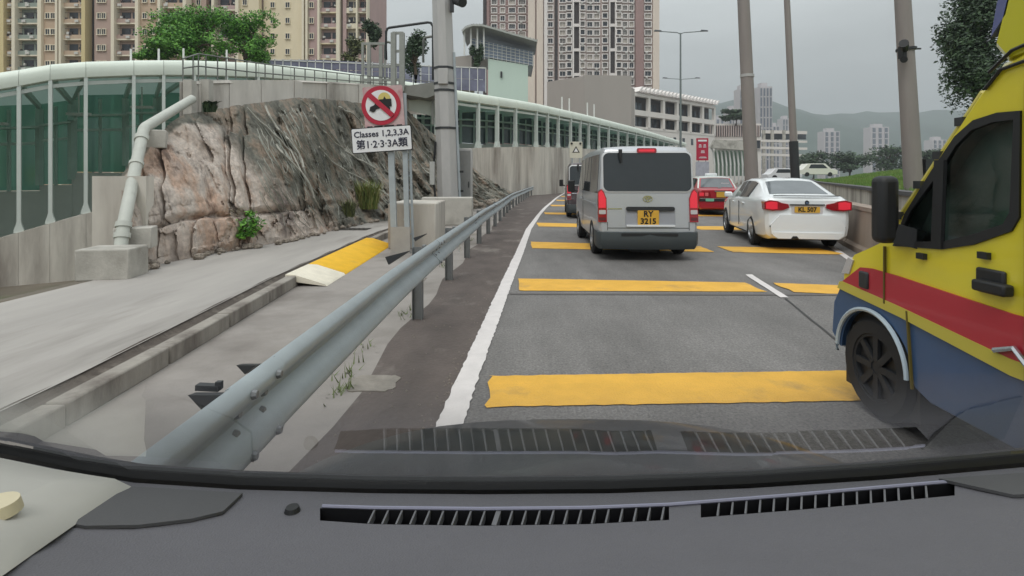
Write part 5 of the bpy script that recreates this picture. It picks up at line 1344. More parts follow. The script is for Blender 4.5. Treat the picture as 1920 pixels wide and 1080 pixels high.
quadwall(Bm - Vector((.15, -.3, 0)), Bm + Vector((.15, .3, 0)), -2, 22.0, M_shade, 'seam', gb, 8)

# white office building with a roof pergola, and its lower wing
wb = bldg('office_building', 1262, 148, 'white office building with open storeys and a slatted roof pergola')
L0, L1 = Vector((.228 * 138, 138, 0)), Vector((.380 * 164, 164, 0))
M_wb = facade_mat('office_white', lin(226, 220, 214), .06)
def fpt(t, z): return L0.lerp(L1, t) + Vector((0, 0, z)) - wb.location
dirw = (L1 - L0).normalized(); back = Vector((-dirw.y, dirw.x, 0))
def slab(t0, t1, z0, z1, m, nm, out=0.0, d=.5, par=wb):
    q = MB(); q.prism([fpt(t0, z0) - back * out, fpt(t1, z0) - back * out, fpt(t1, z1) - back * out, fpt(t0, z1) - back * out], back * d); return q.build(nm, m, par, sharp=0)
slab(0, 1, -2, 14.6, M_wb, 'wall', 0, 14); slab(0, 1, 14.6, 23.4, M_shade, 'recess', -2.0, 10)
slab(0, 1, 17.9, 19.3, M_wb, 'band', .15, 3); slab(0, 1, 22.9, 23.7, M_wb, 'band', .15, 1.2); slab(0, 1, 14.4, 15.0, M_wb, 'band', .1, 3)
for k in range(7): slab(k / 6 - .012, k / 6 + .012, 14.6, 23.4, M_wb, 'column', .1, .8)
for k in range(6):
    for z0, z1 in ((15.1, 17.8), (19.4, 21.6)):
        for j in range(3):
            slab(k / 6 + .02 + j * .045, k / 6 + .055 + j * .045, z0, z1, M_pane, 'pane', -1.8, .1)
for k in range(23):
    t = (k + .5) / 23; q = MB(); a = fpt(t, 24.0) - back * 1.0; q.prism([a, a + dirw * .9, a + dirw * 2.2 + Vector((0, 0, 1.4)), a + dirw * 1.5 + Vector((0, 0, 1.4))], back * 3); q.build('pergola_slat', M_tw, wb, sharp=0)
for k in range(7):
    slab(.12 + k * .11, .15 + k * .11, 11.2, 13.0, M_pane, 'window', .04, .1)
lw = bldg('office_wing', 1366, 170, 'lower white office wing with tall louvres behind the thick lamp post')
wm = window_mesh(2.6, 2.6, M_wb, .5, 1)
q = MB(); q.box((2.2, 5, 8.5), (17.0, 9, 21)); q.build('wall', M_wb, lw, sharp=0)
for k in range(6): inst('window', wm, lw, (-4.8 + 2.75 * k, .45, 11.0))
for k in range(22): 
    q = MB(); q.box((-5.8 + .74 * k, .2, 16.6), (.28, .7, 3.6)); q.build('louvre', M_tp, lw, sharp=0)
q = MB(); q.box((2.2, .48, 16.6), (16.6, .1, 3.6)); q.build('glazing', M_pane, lw, sharp=0)
for k in range(5): inst('window', wm, lw, (-4.2 + 3.0 * k, .45, 5.0))

# mint green pavilion with a curved canopy
Yc = 75.0
mg = bldg('pavilion', 945, Yc, 'mint green building with gridded glass under a curved metal canopy'); o_ = mg.location
def ml(px, py, d=0.0): p = at(px, py, Yc) - o_; p.y += d; return p
M_mint = facade_mat('mint_wall', lin(206, 224, 212), .05); M_grid = mat('grid_glass', lin(130, 142, 160), .2, var=.25, scale=.4); M_can = mat('ribbed_canopy', lin(176, 178, 172), .5, .2, var=.12, scale=3)
def mquad(pts, d, m, nm): q = MB(); q.prism([ml(*p) for p in pts], (0, d, 0)); return q.build(nm, m, mg, sharp=0)
mquad([(915, 108), (990, 122), (990, 215), (915, 215)], 10, M_mint, 'wall'); mquad([(843, 108), (884, 103), (884, 165), (843, 165)], 6, M_gblk, 'wall')
mquad([(884, 72), (1000, 98), (1000, 124), (915, 110), (884, 104)], 8, M_grid, 'glazing')
q = MB()
for k in range(15):
    px_ = 884 + 8.2 * k; q.bar(ml(px_, 72 + 26 * (px_ - 884) / 116, -.05), ml(px_, 108 + (px_ - 884) * .14, -.05), .07, .07, up=(0, 1, 0))
for k in range(5): q.bar(ml(884, 76 + 6.5 * k, -.06), ml(999, 101 + 5.2 * k, -.06), .06, .06)
q.build('mullion', M_white, mg)
rowsc = []
for d in (-2.0, 6):
    rowsc.append([ml(px_, py_, d) for px_, py_ in ((869, 64), (876, 57), (888, 53), (905, 53), (930, 60), (960, 69), (985, 76), (1006, 82))])
q = MB(); q.grid(rowsc); q.grid([[p + Vector((0, 0, -.25)) for p in r] for r in rowsc], flip=True); q.grid([rowsc[0], [p + Vector((0, 0, -.25)) for p in rowsc[0]]], flip=True); q.build('canopy', M_can, mg)
for k in range(24):
    t = k / 23; i_ = min(6, int(t * 7)); f_ = t * 7 - i_; a = rowsc[0][i_].lerp(rowsc[0][i_ + 1], f_); b = rowsc[1][i_].lerp(rowsc[1][i_ + 1], f_)
    q = MB(); q.bar(a + Vector((0, 0, .05)), b + Vector((0, 0, .05)), .12, .12); q.build('canopy_rib', M_can, mg)
for px_ in (872, 884, 896, 908):
    q = MB(); q.bar(ml(px_, 62 if px_ < 880 else 56, -1), ml(px_, 106, -1), .22, .22, up=(0, 1, 0)); q.build('column', M_white, mg)
for px_, py_ in ((940, 140),):
    q = MB(); q.box(ml(px_, py_, -.1), (.25, .3, .8)); q.build('wall_lamp', M_dark, mg)

# far towers, hills and low city beyond
M_ft = mat('far_tower', lin(196, 190, 192), .8, var=.1, scale=.02); M_fg = mat('far_glass', lin(96, 104, 118), .3)
def far_tower(px, w, ytop, Y, label, cols, dd=14):
    o = bldg('far_tower', px, Y, label); s = Y / 1000; W = w * s; z = H + (335 - ytop) * s
    q = MB(); q.box((0, dd / 2, z / 2), (W, dd, z)); q.box((0, dd / 2, z + 2), (W * .5, dd * .5, 4)); q.build('wall', M_ft, o, sharp=0)
    for k in range(cols):
        q = MB(); q.box((W * ((k + .5) / cols - .5), -.3, z * .5), (W / cols * .45, .8, z * .96)); q.build('window_strip', M_fg, o, sharp=0)
        for j in range(1, 9):
            q = MB(); q.box((W * ((k + .5) / cols - .5), -.75, z * j / 9), (W / cols * .5, .4, 1.2)); q.build('band', M_ft, o, sharp=0)
far_tower(1394, 14, 166, 520, 'hazy slab tower just left of the thick lamp post', 3); far_tower(1376, 20, 205, 560, 'short hazy tower above the roof garden', 3)
far_tower(1436, 24, 162, 500, 'hazy pair-stepped tower just right of the thick lamp post', 4); far_tower(1420, 14, 172, 540, 'hazy tower hidden half by the thick lamp post', 2)
far_tower(1455, 13, 236, 620, 'low pale block beyond the hazy towers', 2); far_tower(1475, 16, 222, 700, 'pale block nearest the slim dark lamp post', 3); far_tower(1350, 16, 222, 640, 'small hazy block left of the roof garden', 2)
for k, (px_, w, yt) in enumerate(((1560, 30, 246), (1650, 34, 238), (1762, 26, 262))):
    far_tower(px_, w, yt, 640, ['first', 'second', 'third'][k] + ' pale far block counted rightward from the slim dark lamp post', 3)
q = MB(); R1 = []
for Y, hmul in ((900, 0), (1150, .5), (1500, .92), (1800, 1.0), (2400, .9)):
    r_ = []
    for k in range(61):
        px_ = 1150 + 25 * k if k < 40 else 2150 + 80 * (k - 40)
        ridge = curve([(1000, 330), (1200, 222), (1300, 190), (1380, 172), (1450, 176), (1500, 194), (1600, 212), (1700, 196), (1800, 200), (2000, 180), (4000, 195)])(px_)
        zz = (335 - ridge) / 1000 * 1500 * hmul * (1 + .12 * noise.noise(Vector((px_ * .02, Y * .003, 0))))
        r_.append(((px_ - 960) / 1000 * 1500 * (Y / 1500) ** .3, Y, H + zz))
    R1.append(r_)
q.grid(R1); tag(q.build('hills', mat('hill_forest', lin(60, 76, 66), .95, var=.3, scale=.01, col2=lin(48, 64, 54))), kind='structure')

# elevated road deck and street clutter under the lamp posts
ed = bldg('viaduct', 1450, 210, 'pale elevated road deck with rails beyond the white car'); ed['category'] = 'viaduct'
for k, (py0, py1) in enumerate(((244, 250), (262, 266), (275, 279), (288, 292))):
    q = MB(); a = at(1425, (py0 + py1) / 2, 210 - 12 * k) - ed.location; b = at(1512, (py0 + py1) / 2 + 2, 210 - 12 * k) - ed.location; q.bar(a, b, 1.2, (py1 - py0) * .2); q.build('deck_rail', M_wb, ed)
for px_ in (1432, 1448, 1470, 1492): q = MB(); q.bar(at(px_, 345, 205) - ed.location, at(px_, 244, 205) - ed.location, .9, .9, up=(0, 1, 0)); q.build('column', M_conc, ed)
q = MB(); q.box(at(1470, 254, 212) - ed.location, (17, 1, 3.2)); q.build('glazing', M_pane, ed)

ar = bldg('arched_screen', 1356, 105, 'curved white ribs of a noise screen left of the thick lamp post'); ar['category'] = 'noise screen'
for k in range(9):
    px_ = 1336 + 7 * k + .5 * k; q = MB(); base = at(px_ + 4, 345, 105) - ar.location; q.tube([base, at(px_ + 4, 310, 105) - ar.location, at(px_ + 1.5, 286, 105) - ar.location, at(px_ - 3, 276, 105) - ar.location], .17, 6); q.build('rib', M_white, ar)
q = MB(); q.prism([at(1340, 330, 106) - ar.location, at(1408, 330, 106) - ar.location, at(1408, 282, 106) - ar.location, at(1340, 282, 106) - ar.location], (0, .1, 0)); q.build('green_pane', mat('pale_green_pane', lin(120, 140, 124), .3, var=.2, scale=.3), ar)
q = MB(); q.prism([at(1332, 277, 104) - ar.location, at(1400, 282, 104) - ar.location, at(1396, 264, 104) - ar.location, at(1340, 262, 104) - ar.location], (0, 1, 0)); q.build('sign_gantry', M_conc, ar)
# distant traffic
def far_car(px, py, Y, m, label, nm='car', big=1.0):
    p = at(px, py, Y); o = empty(nm, (p.x, Y, max(0, p.z))); tag(o, label, nm)
    q = MB(); L, W, h_ = 4.3 * big, 1.75, 1.45 * big
    sec = [(-L / 2, .3), (-L / 2, .75 * big), (-L * .42, .85 * big), (-L * .28, h_), (L * .18, h_), (L * .32, .9 * big), (L / 2, .72 * big), (L / 2, .3)]
    q.prism([(x, 0, z) for x, z in sec], (0, W, 0)); bevel(q.build('body', m, o), .06, 2)
    q = MB(); q.prism([(-L * .26, -.01, .92 * big), (-L * .2, -.01, h_ * .95), (L * .12, -.01, h_ * .95), (L * .24, -.01, .92 * big)], (0, .02, 0)); q.build('side_window', M_glass, o)
    for x in (-L * .3, L * .3): q = MB(); q.cyl((x, -.03, .32), (x, .2, .32), .32, n=14); q.build('wheel', M_tyre, o)
mb = MB(); mb.grid([[(wallA(min(Y, 90)) + 2.5 + (Y - 90) * .3 * (Y > 90) + 30 * k, Y, 1.15) for k in range(6)] for Y in (60, 80, 100, 130, 170)]); tag(mb.build('far_street', M_asph, sharp=0), kind='structure')
mb = MB(); mb.grid([[(wallA(min(Y, 90)) + 2.5, Y, z) for z in (-.1, 1.15)] for Y in (60, 70, 80, 90)], flip=True); tag(mb.build('street_wall', M_conc_d, sharp=0), kind='structure')
far_car(1472, 338, 66, paint('far_white', lin(220, 220, 222)), 'white car parked beyond the wall left of the slim lamp post')
far_car(1535, 331, 78, paint('far_cream', lin(226, 224, 214)), 'white minibus on the road above the grass bank', 'minibus', 1.3)

# ------------------------------------------------------------------ ambulance alongside
AX = 2.10
am = empty('ambulance', (AX, 0, 0)); tag(am, 'yellow ambulance with red stripe and blue skirt in the next lane', 'ambulance')
W_ = 2.0
M_ay = mat('ambulance_yellow', lin(228, 212, 50), .32, var=.05, scale=1.2, coat=.5, col2=lin(206, 188, 66), c2pos=(.55, .85)); M_ar = paint('ambulance_red', lin(178, 44, 58), .4, .3); M_ab = mat('ambulance_blue', lin(60, 86, 122), .45, var=.12, scale=2.5, coat=.2, col2=lin(84, 92, 102), c2pos=(.5, .75)); M_ays = paint('stripe_yellow', lin(196, 182, 72), .4, .3)
def spt(px, py, x=0.0):
    Y = AX * 1000 / (px - 960); return Vector((x, Y, H - (py - 335) * Y / 1000))
sideU = [(-3.2, .70), (3.40, .745), (3.40, .80), (3.30, .925), (3.16, .985), (3.03, 1.045), (2.86, 1.235), (2.64, 1.52), (2.42, 1.78), (2.30, 1.90), (2.1, 1.96), (-3.2, 2.0)]
def loft_side(poly, rnd_, name, m, top_in=.0):
    """closed body between the two flanks with rounded edges, tumblehome towards the top"""
    q = MB(); n = len(poly); cols = []
    c = Vector((0, sum(p[0] for p in poly) / n, sum(p[1] for p in poly) / n))
    def ins(p, d):   # move a profile point towards the middle
        v = Vector((0, c.y - p[0], c.z - p[1])).normalized() * d; return p[0] + v.y, p[1] + v.z
    rings = []
    for x, d in ((0, rnd_), (rnd_ * .3, rnd_ * .3), (rnd_, 0), (W_ - rnd_, 0), (W_ - rnd_ * .3, rnd_ * .3), (W_, rnd_)):
        r_ = []
        for p in poly:
            y, z = ins(p, d * .5); t = max(0, z - 1.05) * top_in; r_.append(Vector((lerp(x + t * .12, x - t * .12, x / W_), y, z)))
        rings.append(r_)
    q.grid([r + r[:1] for r in rings]); q.add(rings[0], [tuple(range(n))]); q.add(rings[-1], [tuple(range(n - 1, -1, -1))])
    me = q.mesh(name, [m], 40); bm = bmesh.new(); bm.from_mesh(me); bmesh.ops.recalc_face_normals(bm, faces=bm.faces); bm.to_mesh(me); bm.free()
    me.set_sharp_from_angle(angle=R(40)); o = bpy.data.objects.new(name, me); COL.objects.link(o); o.parent = am; return o
ub = loft_side(sideU, .06, 'upper_body', M_ay)
arch = [(3.12 + .30 * math.cos(R(a)), .33 + .30 * math.sin(R(a))) for a in range(0, 181, 12)]
sideL = [(-3.2, .26), (-2.0, .26), (2.70, .26), (2.80, .30)] + arch[::-1] + [(3.44, .33), (3.52, .40), (3.50, .60), (3.42, .735), (3.40, .742), (-3.2, .697)]
loft_side(sideL, .05, 'lower_body', M_ab)
def deco(pts, m, nm, out=.012, th=.010):
    q = MB(); q.prism([Vector((-out, y, z)) for y, z in pts], (th, 0, 0)); return q.build(nm, m, am, sharp=0)
deco([(3.372, .752), (3.20, .868), (3.10, .878), (2.877, .872), (2.234, .835), (-3.0, .835), (-3.0, .645), (2.234, .645), (2.877, .712), (3.30, .745)], M_ar, 'red_stripe')
deco([(3.40, .745), (3.372, .752), (2.877, .712), (2.234, .645), (-3.0, .645), (-3.0, .58), (2.234, .575), (2.877, .655), (3.42, .70)], M_ays, 'yellow_stripe', .014)
# door, window, trim
win = [(2.93, 1.03), (2.60, 1.055), (2.42, 1.10), (2.235, 1.18), (2.20, 1.24), (2.195, 1.68), (2.30, 1.685), (2.42, 1.665), (2.52, 1.60), (2.66, 1.44), (2.84, 1.215)]
def inset(poly, d):
    cy, cz = sum(p[0] for p in poly) / len(poly), sum(p[1] for p in poly) / len(poly); out = []
    for y, z in poly:
        v = Vector((cy - y, cz - z)); L = v.length; v = v / L * d; out.append((y + v.x, z + v.y))
    return out
win_in = inset(win, .028)
q = MB(); q.prism([Vector((-.2, y, z)) for y, z in win_in], (W_ + .4, 0, 0)); cm_ = q.mesh('cut', [M_black, mat('cab_lining', lin(150, 156, 152), .8, var=.1, scale=3)], sharp=0)
cm_.polygons.foreach_set('material_index', [1] * len(cm_.polygons)); co = bpy.data.objects.new('cut', cm_); COL.objects.link(co)
ub.data.materials.append(MATS['cab_lining'])
b_ = ub.modifiers.new('opening', 'BOOLEAN'); b_.operation = 'DIFFERENCE'; b_.object = co; b_.solver = 'EXACT'
bpy.context.view_layer.update(); ub2 = bpy.data.meshes.new_from_object(ub.evaluated_get(bpy.context.evaluated_depsgraph_get())); ub.modifiers.clear(); ub.data = ub2; bpy.data.objects.remove(co, do_unlink=True)
ub2.polygons.foreach_set('use_smooth', [True] * len(ub2.polygons)); ub2.set_sharp_from_angle(angle=R(40))
M_aglass = bpy.data.materials.new('ambulance_glass'); M_aglass.use_nodes = True
def aglass():
    n = M_aglass.node_tree.nodes; l = M_aglass.node_tree.links; n.remove(n['Principled BSDF'])
    t = n.new('ShaderNodeBsdfTransparent'); t.inputs[0].default_value = (.58, .70, .66, 1); g = n.new('ShaderNodeBsdfGlossy'); g.inputs['Roughness'].default_value = .01
    f = n.new('ShaderNodeFresnel'); f.inputs['IOR'].default_value = 1.55; m = n.new('ShaderNodeMixShader'); l.new(f.outputs[0], m.inputs[0]); l.new(t.outputs[0], m.inputs[1]); l.new(g.outputs[0], m.inputs[2]); l.new(m.outputs[0], n['Material Output'].inputs['Surface'])
aglass()
for xs, nm in ((-.010, 'near'), (W_ + .010, 'far')):
    q = MB(); o1 = [Vector((xs, y, z)) for y, z in win]; o2 = [Vector((xs, y, z)) for y, z in inset(win, .045)]; e = Vector((.022 if xs < 0 else -.022, 0, 0))
    q.grid([[p + e for p in o1 + o1[:1]], o1 + o1[:1], o2 + o2[:1], [p + e for p in o2 + o2[:1]]]); q.build('window_surround', M_black, am)
    q = MB(); q.bar((xs, 2.62, 1.06), (xs, 2.60, 1.49), .06, .02, up=(1, 0, 0)); q.build('window_divider', M_black, am)
    x2 = xs + (.008 if xs < 0 else -.008); q = MB(); q.add([Vector((x2, y, z)) for y, z in inset(win, .03)], [tuple(range(len(win)))]); q.build('door_window', M_aglass, am, sharp=0)
for x0 in (.42, 1.45):
    q = MB(); q.box((x0, 2.28, 1.22), (.46, .16, .44)); st_o = bevel(q.build('seat', mat('seat_grey', lin(96, 104, 104), .8, var=.1, scale=6), am), .05, 3)
    q = MB(); q.box((x0, 2.26, 1.54), (.24, .09, .16)); bevel(q.build('headrest', MATS['seat_grey'], am), .03, 3)
q = MB(); q.tube([(1.45 + .18 * math.cos(a), 2.62 + .09 * math.sin(a), 1.16 + .16 * math.sin(a)) for a in [2 * math.pi * k / 24 for k in range(25)]], .014, 6); q.build('steering_wheel', M_black, am)
for y0, z0, y1, z1 in ((2.99, .70, 2.99, 1.02), (2.165, .30, 2.165, 1.80), (2.82, .70, 2.785, .30)):
    q = MB(); q.bar((-.011, y0, z0), (-.011, y1, z1), .010, .012, up=(1, 0, 0)); q.build('door_seam', mat('seam_dark', lin(96, 84, 30), .6), am)
for (y, z) in ((2.72, 1.005), (2.36, 1.06)): q = MB(); q.box((-.012, y, z), (.02, .05, .03)); q.build('hinge_cap', M_black, am)
q = MB(); q.box((-.03, 2.30, .93), (.05, .16, .05)); q.box((-.008, 2.33, .95), (.02, .14, .11)); bevel(q.build('door_handle', M_black, am), .015, 2)
q = MB(); q.tube([(-.02, 2.3, .66), (-.03, 2.2, .70), (-.02, 2.14, .63)], .012, 6); q.build('grab_rail', M_chrome, am)
# mirror
q = MB(); q.box((-.10, 2.86, 1.235), (.11, .10, .36)); mo = bevel(q.build('mirror', M_black, am), .035, 3); q = MB(); q.bar((-.06, 2.84, 1.11), (.04, 2.78, 1.08), .07, .10); q.build('mirror_arm', M_black, am)
# wheel arch lip, wheel
q = MB(); q.tube([(-.015, 3.12 + .30 * math.cos(R(a)), .33 + .30 * math.sin(R(a))) for a in range(-5, 186, 8)], .013, 6); q.build('arch_trim', mat('pale_trim', lin(176, 190, 200), .4), am)
q = MB(); q.box((.30, 3.12, .36), (.5, .62, .52)); q.build('wheel_well', M_black, am)
wheel(am, -.0 - .0001, 3.12, .295, .24, mat('amb_rim', lin(46, 48, 52), .7, .3), 8)
for c in [c for c in am.children if c.name.startswith('wheel') and 'well' not in c.name]: c.location.x = .135
wheel(am, W_ - .14, 3.12, .295, .24); wheel(am, -.0001, -1.6, .295, .24)
for c in [c for c in am.children if c.name.startswith('wheel') and 'well' not in c.name][-1:]: c.location.x = .135
# lamps, bonnet line, bumper, windscreen
q = MB(); q.prism([Vector((-.01, y, z)) for y, z in ((3.385, .80), (3.32, .91), (3.27, .90), (3.31, .81))], (.25, .03, 0)); q.build('headlamp', M_clear, am)
q = MB(); q.box((1.0, 3.47, .47), (1.96, .16, .30)); bevel(q.build('front_bumper', mat('amb_bumper', lin(84, 90, 96), .5), am), .06, 3)
q = MB(); q.add([(.10, 2.99, 1.10), (W_ - .10, 2.99, 1.10), (W_ - .18, 2.40, 1.83), (.18, 2.40, 1.83)], [(0, 1, 2, 3)]); q.add([(.10, 2.97, 1.09), (W_ - .10, 2.97, 1.09), (W_ - .18, 2.38, 1.82), (.18, 2.38, 1.82)], [(3, 2, 1, 0)]); q.build('windscreen', M_glass, am)
q = MB(); q.tube([(.02, 3.02, 1.05), (.03, 2.86, 1.25), (.05, 2.42, 1.79)], .022, 8); q.build('pillar_trim', M_ays, am)
for t in (.15, .4, .62, .85):
    p = Vector((.0, 2.98, 1.10)).lerp(Vector((.03, 2.44, 1.77)), t); q = MB(); q.box(p, (.03, .05, .04)); q.build('pillar_clip', M_dark, am)
q = MB(); q.box((-.005, 3.16, .80), (.04, .08, .10)); bevel(q.build('indicator_lamp', M_dark, am), .01)
# roof fairing and gutter lines
rf = [(2.30, 1.90), (2.36, 1.98), (2.31, 2.16), (2.22, 2.38), (2.05, 2.52), (1.6, 2.62), (-3.2, 2.66), (-3.2, 1.95), (2.0, 1.93)]
loft_side(rf, .10, 'roof_fairing', paint('fairing_lime', lin(196, 190, 34), .35, .5))
for zz, y0 in ((1.845, 2.34), (1.915, 2.29)):
    q = MB(); q.tube([(-.01, 2.36 - (zz - 1.84) * .3, zz - .05), (-.012, y0 - .06, zz + .02), (-.012, 2.05, zz + .05), (-.012, 1.5, zz + .06)], .008, 5); q.build('gutter', M_black, am)
q = MB(); q.prism([Vector((.03, y, z)) for y, z in ((2.34, 2.02), (2.31, 2.16), (2.235, 2.34), (2.215, 2.30), (2.27, 2.10))], (-.03, 0, 0)); q.build('blue_lamp', mat('blue_lamp_lens', lin(96, 104, 150), .15, coat=.5), am)
q = MB(); q.box((1.0, -.2, .30), (1.6, 5.2, .2)); q.build('underbody', M_black, am)

# ------------------------------------------------------------------ the car the view is taken from: bonnet, dashboard, windscreen foot
car = empty('car_cabin', (0, .6, .98)); tag(car, 'dark grey dashboard, bonnet and pillar trim of the car we sit in', 'car interior')
CO = Matrix.Translation(-car.location)
def cc(o, par=None):
    o.matrix_parent_inverse = CO if par is None else Matrix.Translation(-car.location)
    return o
base_py = curve([(-400, 800), (0, 862), (120, 890), (250, 911), (450, 924), (700, 931), (900, 933), (1150, 931), (1400, 922), (1650, 906), (1920, 882), (2300, 840)])
M_dash = mat('dashboard_vinyl', lin(95, 94, 99), .72, var=.05, scale=10, bump=.2, bscale=420)
M_dashd = mat('dashboard_dark', lin(78, 78, 80), .75, var=.05, scale=9, bump=.12, bscale=500)
M_slot = mat('vent_black', lin(20, 20, 24), .6)
slot_t = curve([(600, 953), (700, 956), (900, 958), (1100, 956), (1255, 950), (1320, 945), (1500, 931), (1600, 922), (1790, 906)])
slot_b = curve([(600, 976), (700, 983), (900, 986), (1100, 983), (1255, 975), (1320, 970), (1500, 956), (1600, 947), (1790, 929)])
def dY(px, py):       # dash depth: runs from the glass towards the seats
    b = base_py(px); return .72 - .20 * max(-.2, (py - b) / 170)
def dp(px, py): return at(px, py, dY(px, py))
cols = [-400, -200, -60, 60, 160, 250, 350, 450, 548, 600] + [600 + 1190 * k / 40 for k in range(1, 40)] + [1790, 1850, 1920, 2050, 2300]
ds = MB()
def srow(f): return [dp(px, f(px)) for px in cols]
def st_(px): return slot_t(px) if 600 <= px <= 1790 else base_py(px) + (27 if px < 600 else 18)
def sb_(px): return slot_b(px) if 600 <= px <= 1790 else base_py(px) + (44 if px < 600 else 33)
r0 = srow(lambda px: base_py(px) - 6); r1 = srow(lambda px: base_py(px) + 3); r2_ = srow(st_); r3_ = srow(sb_); r4 = srow(lambda px: sb_(px) + 30); r5 = srow(lambda px: sb_(px) + 90); r6 = srow(lambda px: sb_(px) + 180); r7 = [p + Vector((0, -.10, -.06)) for p in r6]; r8 = [p + Vector((0, -.05, -.3)) for p in r7]
ds.grid([r8, r7, r6, r5, r4, r3_]); ds.grid([r2_, r1, r0])
i0, i1 = cols.index(600), cols.index(1790)
ds.grid([r3_[:i0 + 1], r2_[:i0 + 1]]); ds.grid([r3_[i1:], r2_[i1:]])
ja, jb = min(range(len(cols)), key=lambda k: abs(cols[k] - 1255)), min(range(len(cols)), key=lambda k: abs(cols[k] - 1320))
ds.grid([r3_[ja:jb + 1], r2_[ja:jb + 1]])
dash = cc(ds.build('dashboard', M_dash, car, sharp=50))
tr = MB(); dn = Vector((0, 0, -.06))
for a, b in ((i0, ja), (jb, i1)):
    tr.grid([[p + dn for p in r3_[a:b + 1]], [p + dn for p in r2_[a:b + 1]]]); tr.grid([r3_[a:b + 1], [p + dn for p in r3_[a:b + 1]]], flip=True); tr.grid([r2_[a:b + 1], [p + dn for p in r2_[a:b + 1]]])
    tr.add([r3_[a], r2_[a], r2_[a] + dn, r3_[a] + dn], [(0, 1, 2, 3)]); tr.add([r3_[b], r2_[b], r2_[b] + dn, r3_[b] + dn], [(3, 2, 1, 0)])
cc(tr.build('vent_slot', M_slot, car, sharp=0))
M_fin2 = mat('vent_fin', lin(104, 104, 108), .6)
px_ = 690.0
while px_ < 1740:
    if not 1248 < px_ < 1330:
        a, b = dp(px_, slot_b(px_) - 1), dp(px_ + 9, slot_t(px_) + 8); q = MB(); w = .0022 if abs(px_ - 916) > 14 and abs(px_ - 1594) > 12 else .006
        q.bar(a + Vector((0, 0, -.006)), b + Vector((0, .01, -.006)), w, .012); cc(q.build('vent_fin', M_fin2, car))
    px_ += 26.2
q = MB(); q.tube([dp(p, slot_t(p) - 1) + Vector((0, 0, .002)) for p in [604 + 1182 * k / 40 for k in range(41)]], .0022, 6); cc(q.build('vent_rim', mat('rim_sheen', lin(140, 140, 160), .35), car))
# sensor, dark side panel, light pillar trim, black glass seal
q = MB(); c = dp(548, 959); q.cyl(c + Vector((0, 0, -.003)), c + Vector((0, 0, .006)), .011, .008, 16); cc(q.build('light_sensor', M_black, car))
def sheet(pts, off, m, nm, sharp=50):
    q = MB(); v = [dp(*p) + Vector((0, 0, off)) for p in pts]; q.prism(v, (0, 0, -.004)); return cc(q.build(nm, m, car, sharp=sharp))
sheet([(455, 931), (250, 919), (105, 985), (160, 994), (260, 992), (360, 980), (418, 966)], .005, M_dashd, 'speaker_panel')
sheet([(1925, 893), (1760, 904), (1900, 935), (2050, 930)], .005, M_dashd, 'speaker_panel')
q = MB(); q.tube([dp(p, base_py(p) - 9) + Vector((0, .012, .004)) for p in cols], .012, 8); cc(q.build('glass_seal', mat('rubber_seal', lin(14, 15, 18), .5), car))
M_trim = mat('pale_trim_plastic', lin(176, 174, 168), .6, var=.04, scale=8)
pt = MB(); outl = [(-260, 812), (-120, 842), (0, 873), (120, 898), (200, 911), (246, 918), (228, 932), (150, 984), (60, 1048), (0, 1092), (-120, 1110), (-260, 1060)]
cen = dp(-60, 965); ringo = [dp(*p) + Vector((0, 0, .004)) for p in outl]; mid_ = [p.lerp(cen, .12) + Vector((0, 0, .014)) for p in ringo]; inn_ = [p.lerp(cen, .55) + Vector((0, 0, .022)) for p in ringo]
pt.grid([ringo + ringo[:1], mid_ + mid_[:1], inn_ + inn_[:1]], flip=True); pt.add(inn_, [tuple(range(len(inn_)))]); cc(pt.build('pillar_trim', M_trim, car, sharp=60))
q = MB(); c = dp(-8, 1003) + Vector((0, 0, .022)); q.cyl(c, c + Vector((0, 0, .012)), .022, .019, 20); cc(q.build('trim_cap', mat('beige_cap', lin(196, 186, 158), .6), car))
# bonnet
bn = MB(); rows_ = []
for t in [k / 8 for k in range(9)]:
    rows_.append([at(lerp(-500, 2500, s), lerp(1010, 826 - (14 if .2 < s < .85 else 0) * math.sin((s - .2) / .65 * math.pi) ** 2 + 60 * abs(s - .48) ** 2, 1), lerp(.80, 1.75, t)) if False else Vector((lerp(-.66, 1.06, s), lerp(.76, 1.72 - .28 * (2 * s - 1) ** 4, t), .80 - .13 * t - .045 * t ** 3 - .06 * (2 * s - 1) ** 2)) for s in [k / 16 for k in range(17)]])
rows_.append([p + Vector((0, .05, -.18)) for p in rows_[-1]])
bn.grid(rows_); cc(bn.build('bonnet', paint('bonnet_paint', lin(26, 32, 34), .35, .4), car))
q = MB(); q.box((0, .80, .84), (1.7, .16, .04)); cc(q.build('cowl', M_black, car))
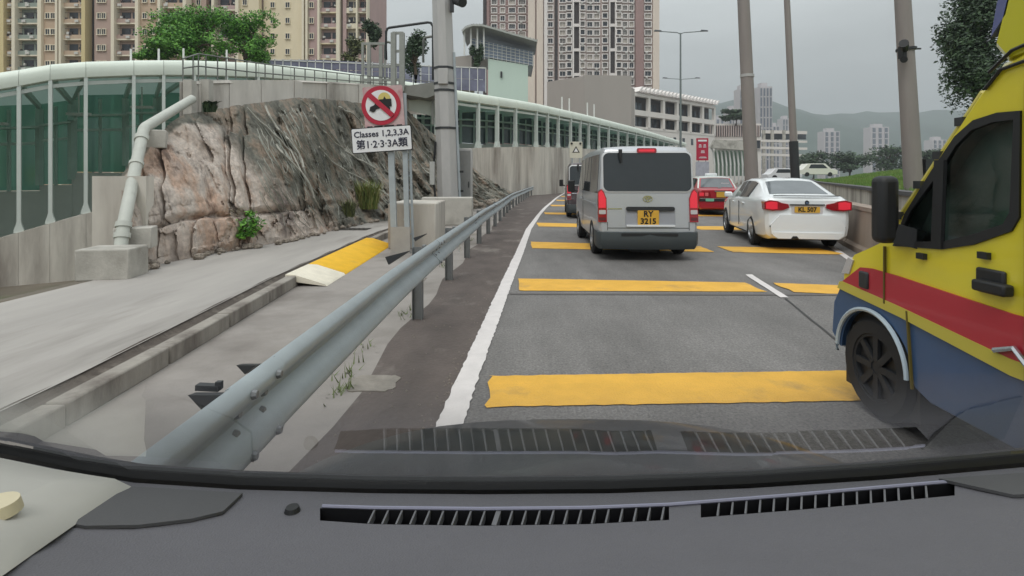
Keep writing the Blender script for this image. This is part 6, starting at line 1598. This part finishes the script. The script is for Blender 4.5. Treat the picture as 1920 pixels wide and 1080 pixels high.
# lower windscreen: thin pane that mirrors the dashboard
M_ws = bpy.data.materials.new('windscreen_glass'); M_ws.use_nodes = True
n_ = M_ws.node_tree.nodes; l_ = M_ws.node_tree.links; n_.remove(n_['Principled BSDF'])
t_ = n_.new('ShaderNodeBsdfTransparent'); t_.inputs[0].default_value = (1, 1, 1, 1); g_ = n_.new('ShaderNodeBsdfGlossy'); g_.inputs['Roughness'].default_value = .0
fr = n_.new('ShaderNodeFresnel'); fr.inputs['IOR'].default_value = 1.62; mm_ = n_.new('ShaderNodeMixShader')
tc_ = n_.new('ShaderNodeNewGeometry'); sz_ = n_.new('ShaderNodeSeparateXYZ'); l_.new(tc_.outputs['Position'], sz_.inputs[0])
mr_ = n_.new('ShaderNodeMapRange'); mr_.inputs['From Min'].default_value = 1.215; mr_.inputs['From Max'].default_value = 1.13; mr_.inputs['To Min'].default_value = 0.0; mr_.inputs['To Max'].default_value = 1.9; l_.new(sz_.outputs['Z'], mr_.inputs['Value'])
ml_ = n_.new('ShaderNodeMath'); ml_.operation = 'MULTIPLY'; ml_.use_clamp = True; l_.new(fr.outputs[0], ml_.inputs[0]); l_.new(mr_.outputs[0], ml_.inputs[1]); l_.new(ml_.outputs[0], mm_.inputs[0]); l_.new(t_.outputs[0], mm_.inputs[1]); l_.new(g_.outputs[0], mm_.inputs[2]); l_.new(mm_.outputs[0], n_['Material Output'].inputs['Surface'])
rows_ = []
for h_ in (0.0, .04, .08, .12, .16, .20, .235):
    rows_.append([dp(px_, base_py(px_) - 10) + Vector((0, -h_ * 1.0 + .01, h_)) for px_ in cols])
q = MB(); q.grid(rows_); cc(q.build('windscreen', M_ws, car, sharp=0))

# ------------------------------------------------------------------ air
hz = MB(); hz.box((0, 1500, 150), (6400, 3600, 312))
hm = bpy.data.materials.new('haze_air'); hm.use_nodes = True; hn = hm.node_tree.nodes; hn.remove(hn['Principled BSDF'])
pv = hn.new('ShaderNodeVolumePrincipled'); pv.inputs['Color'].default_value = (.86, .92, .96, 1); pv.inputs['Density'].default_value = .00048
hm.node_tree.links.new(pv.outputs[0], hn['Material Output'].inputs['Volume'])
tag(hz.build('haze', hm, sharp=0), 'pale humid haze filling the air', 'haze', kind='stuff')
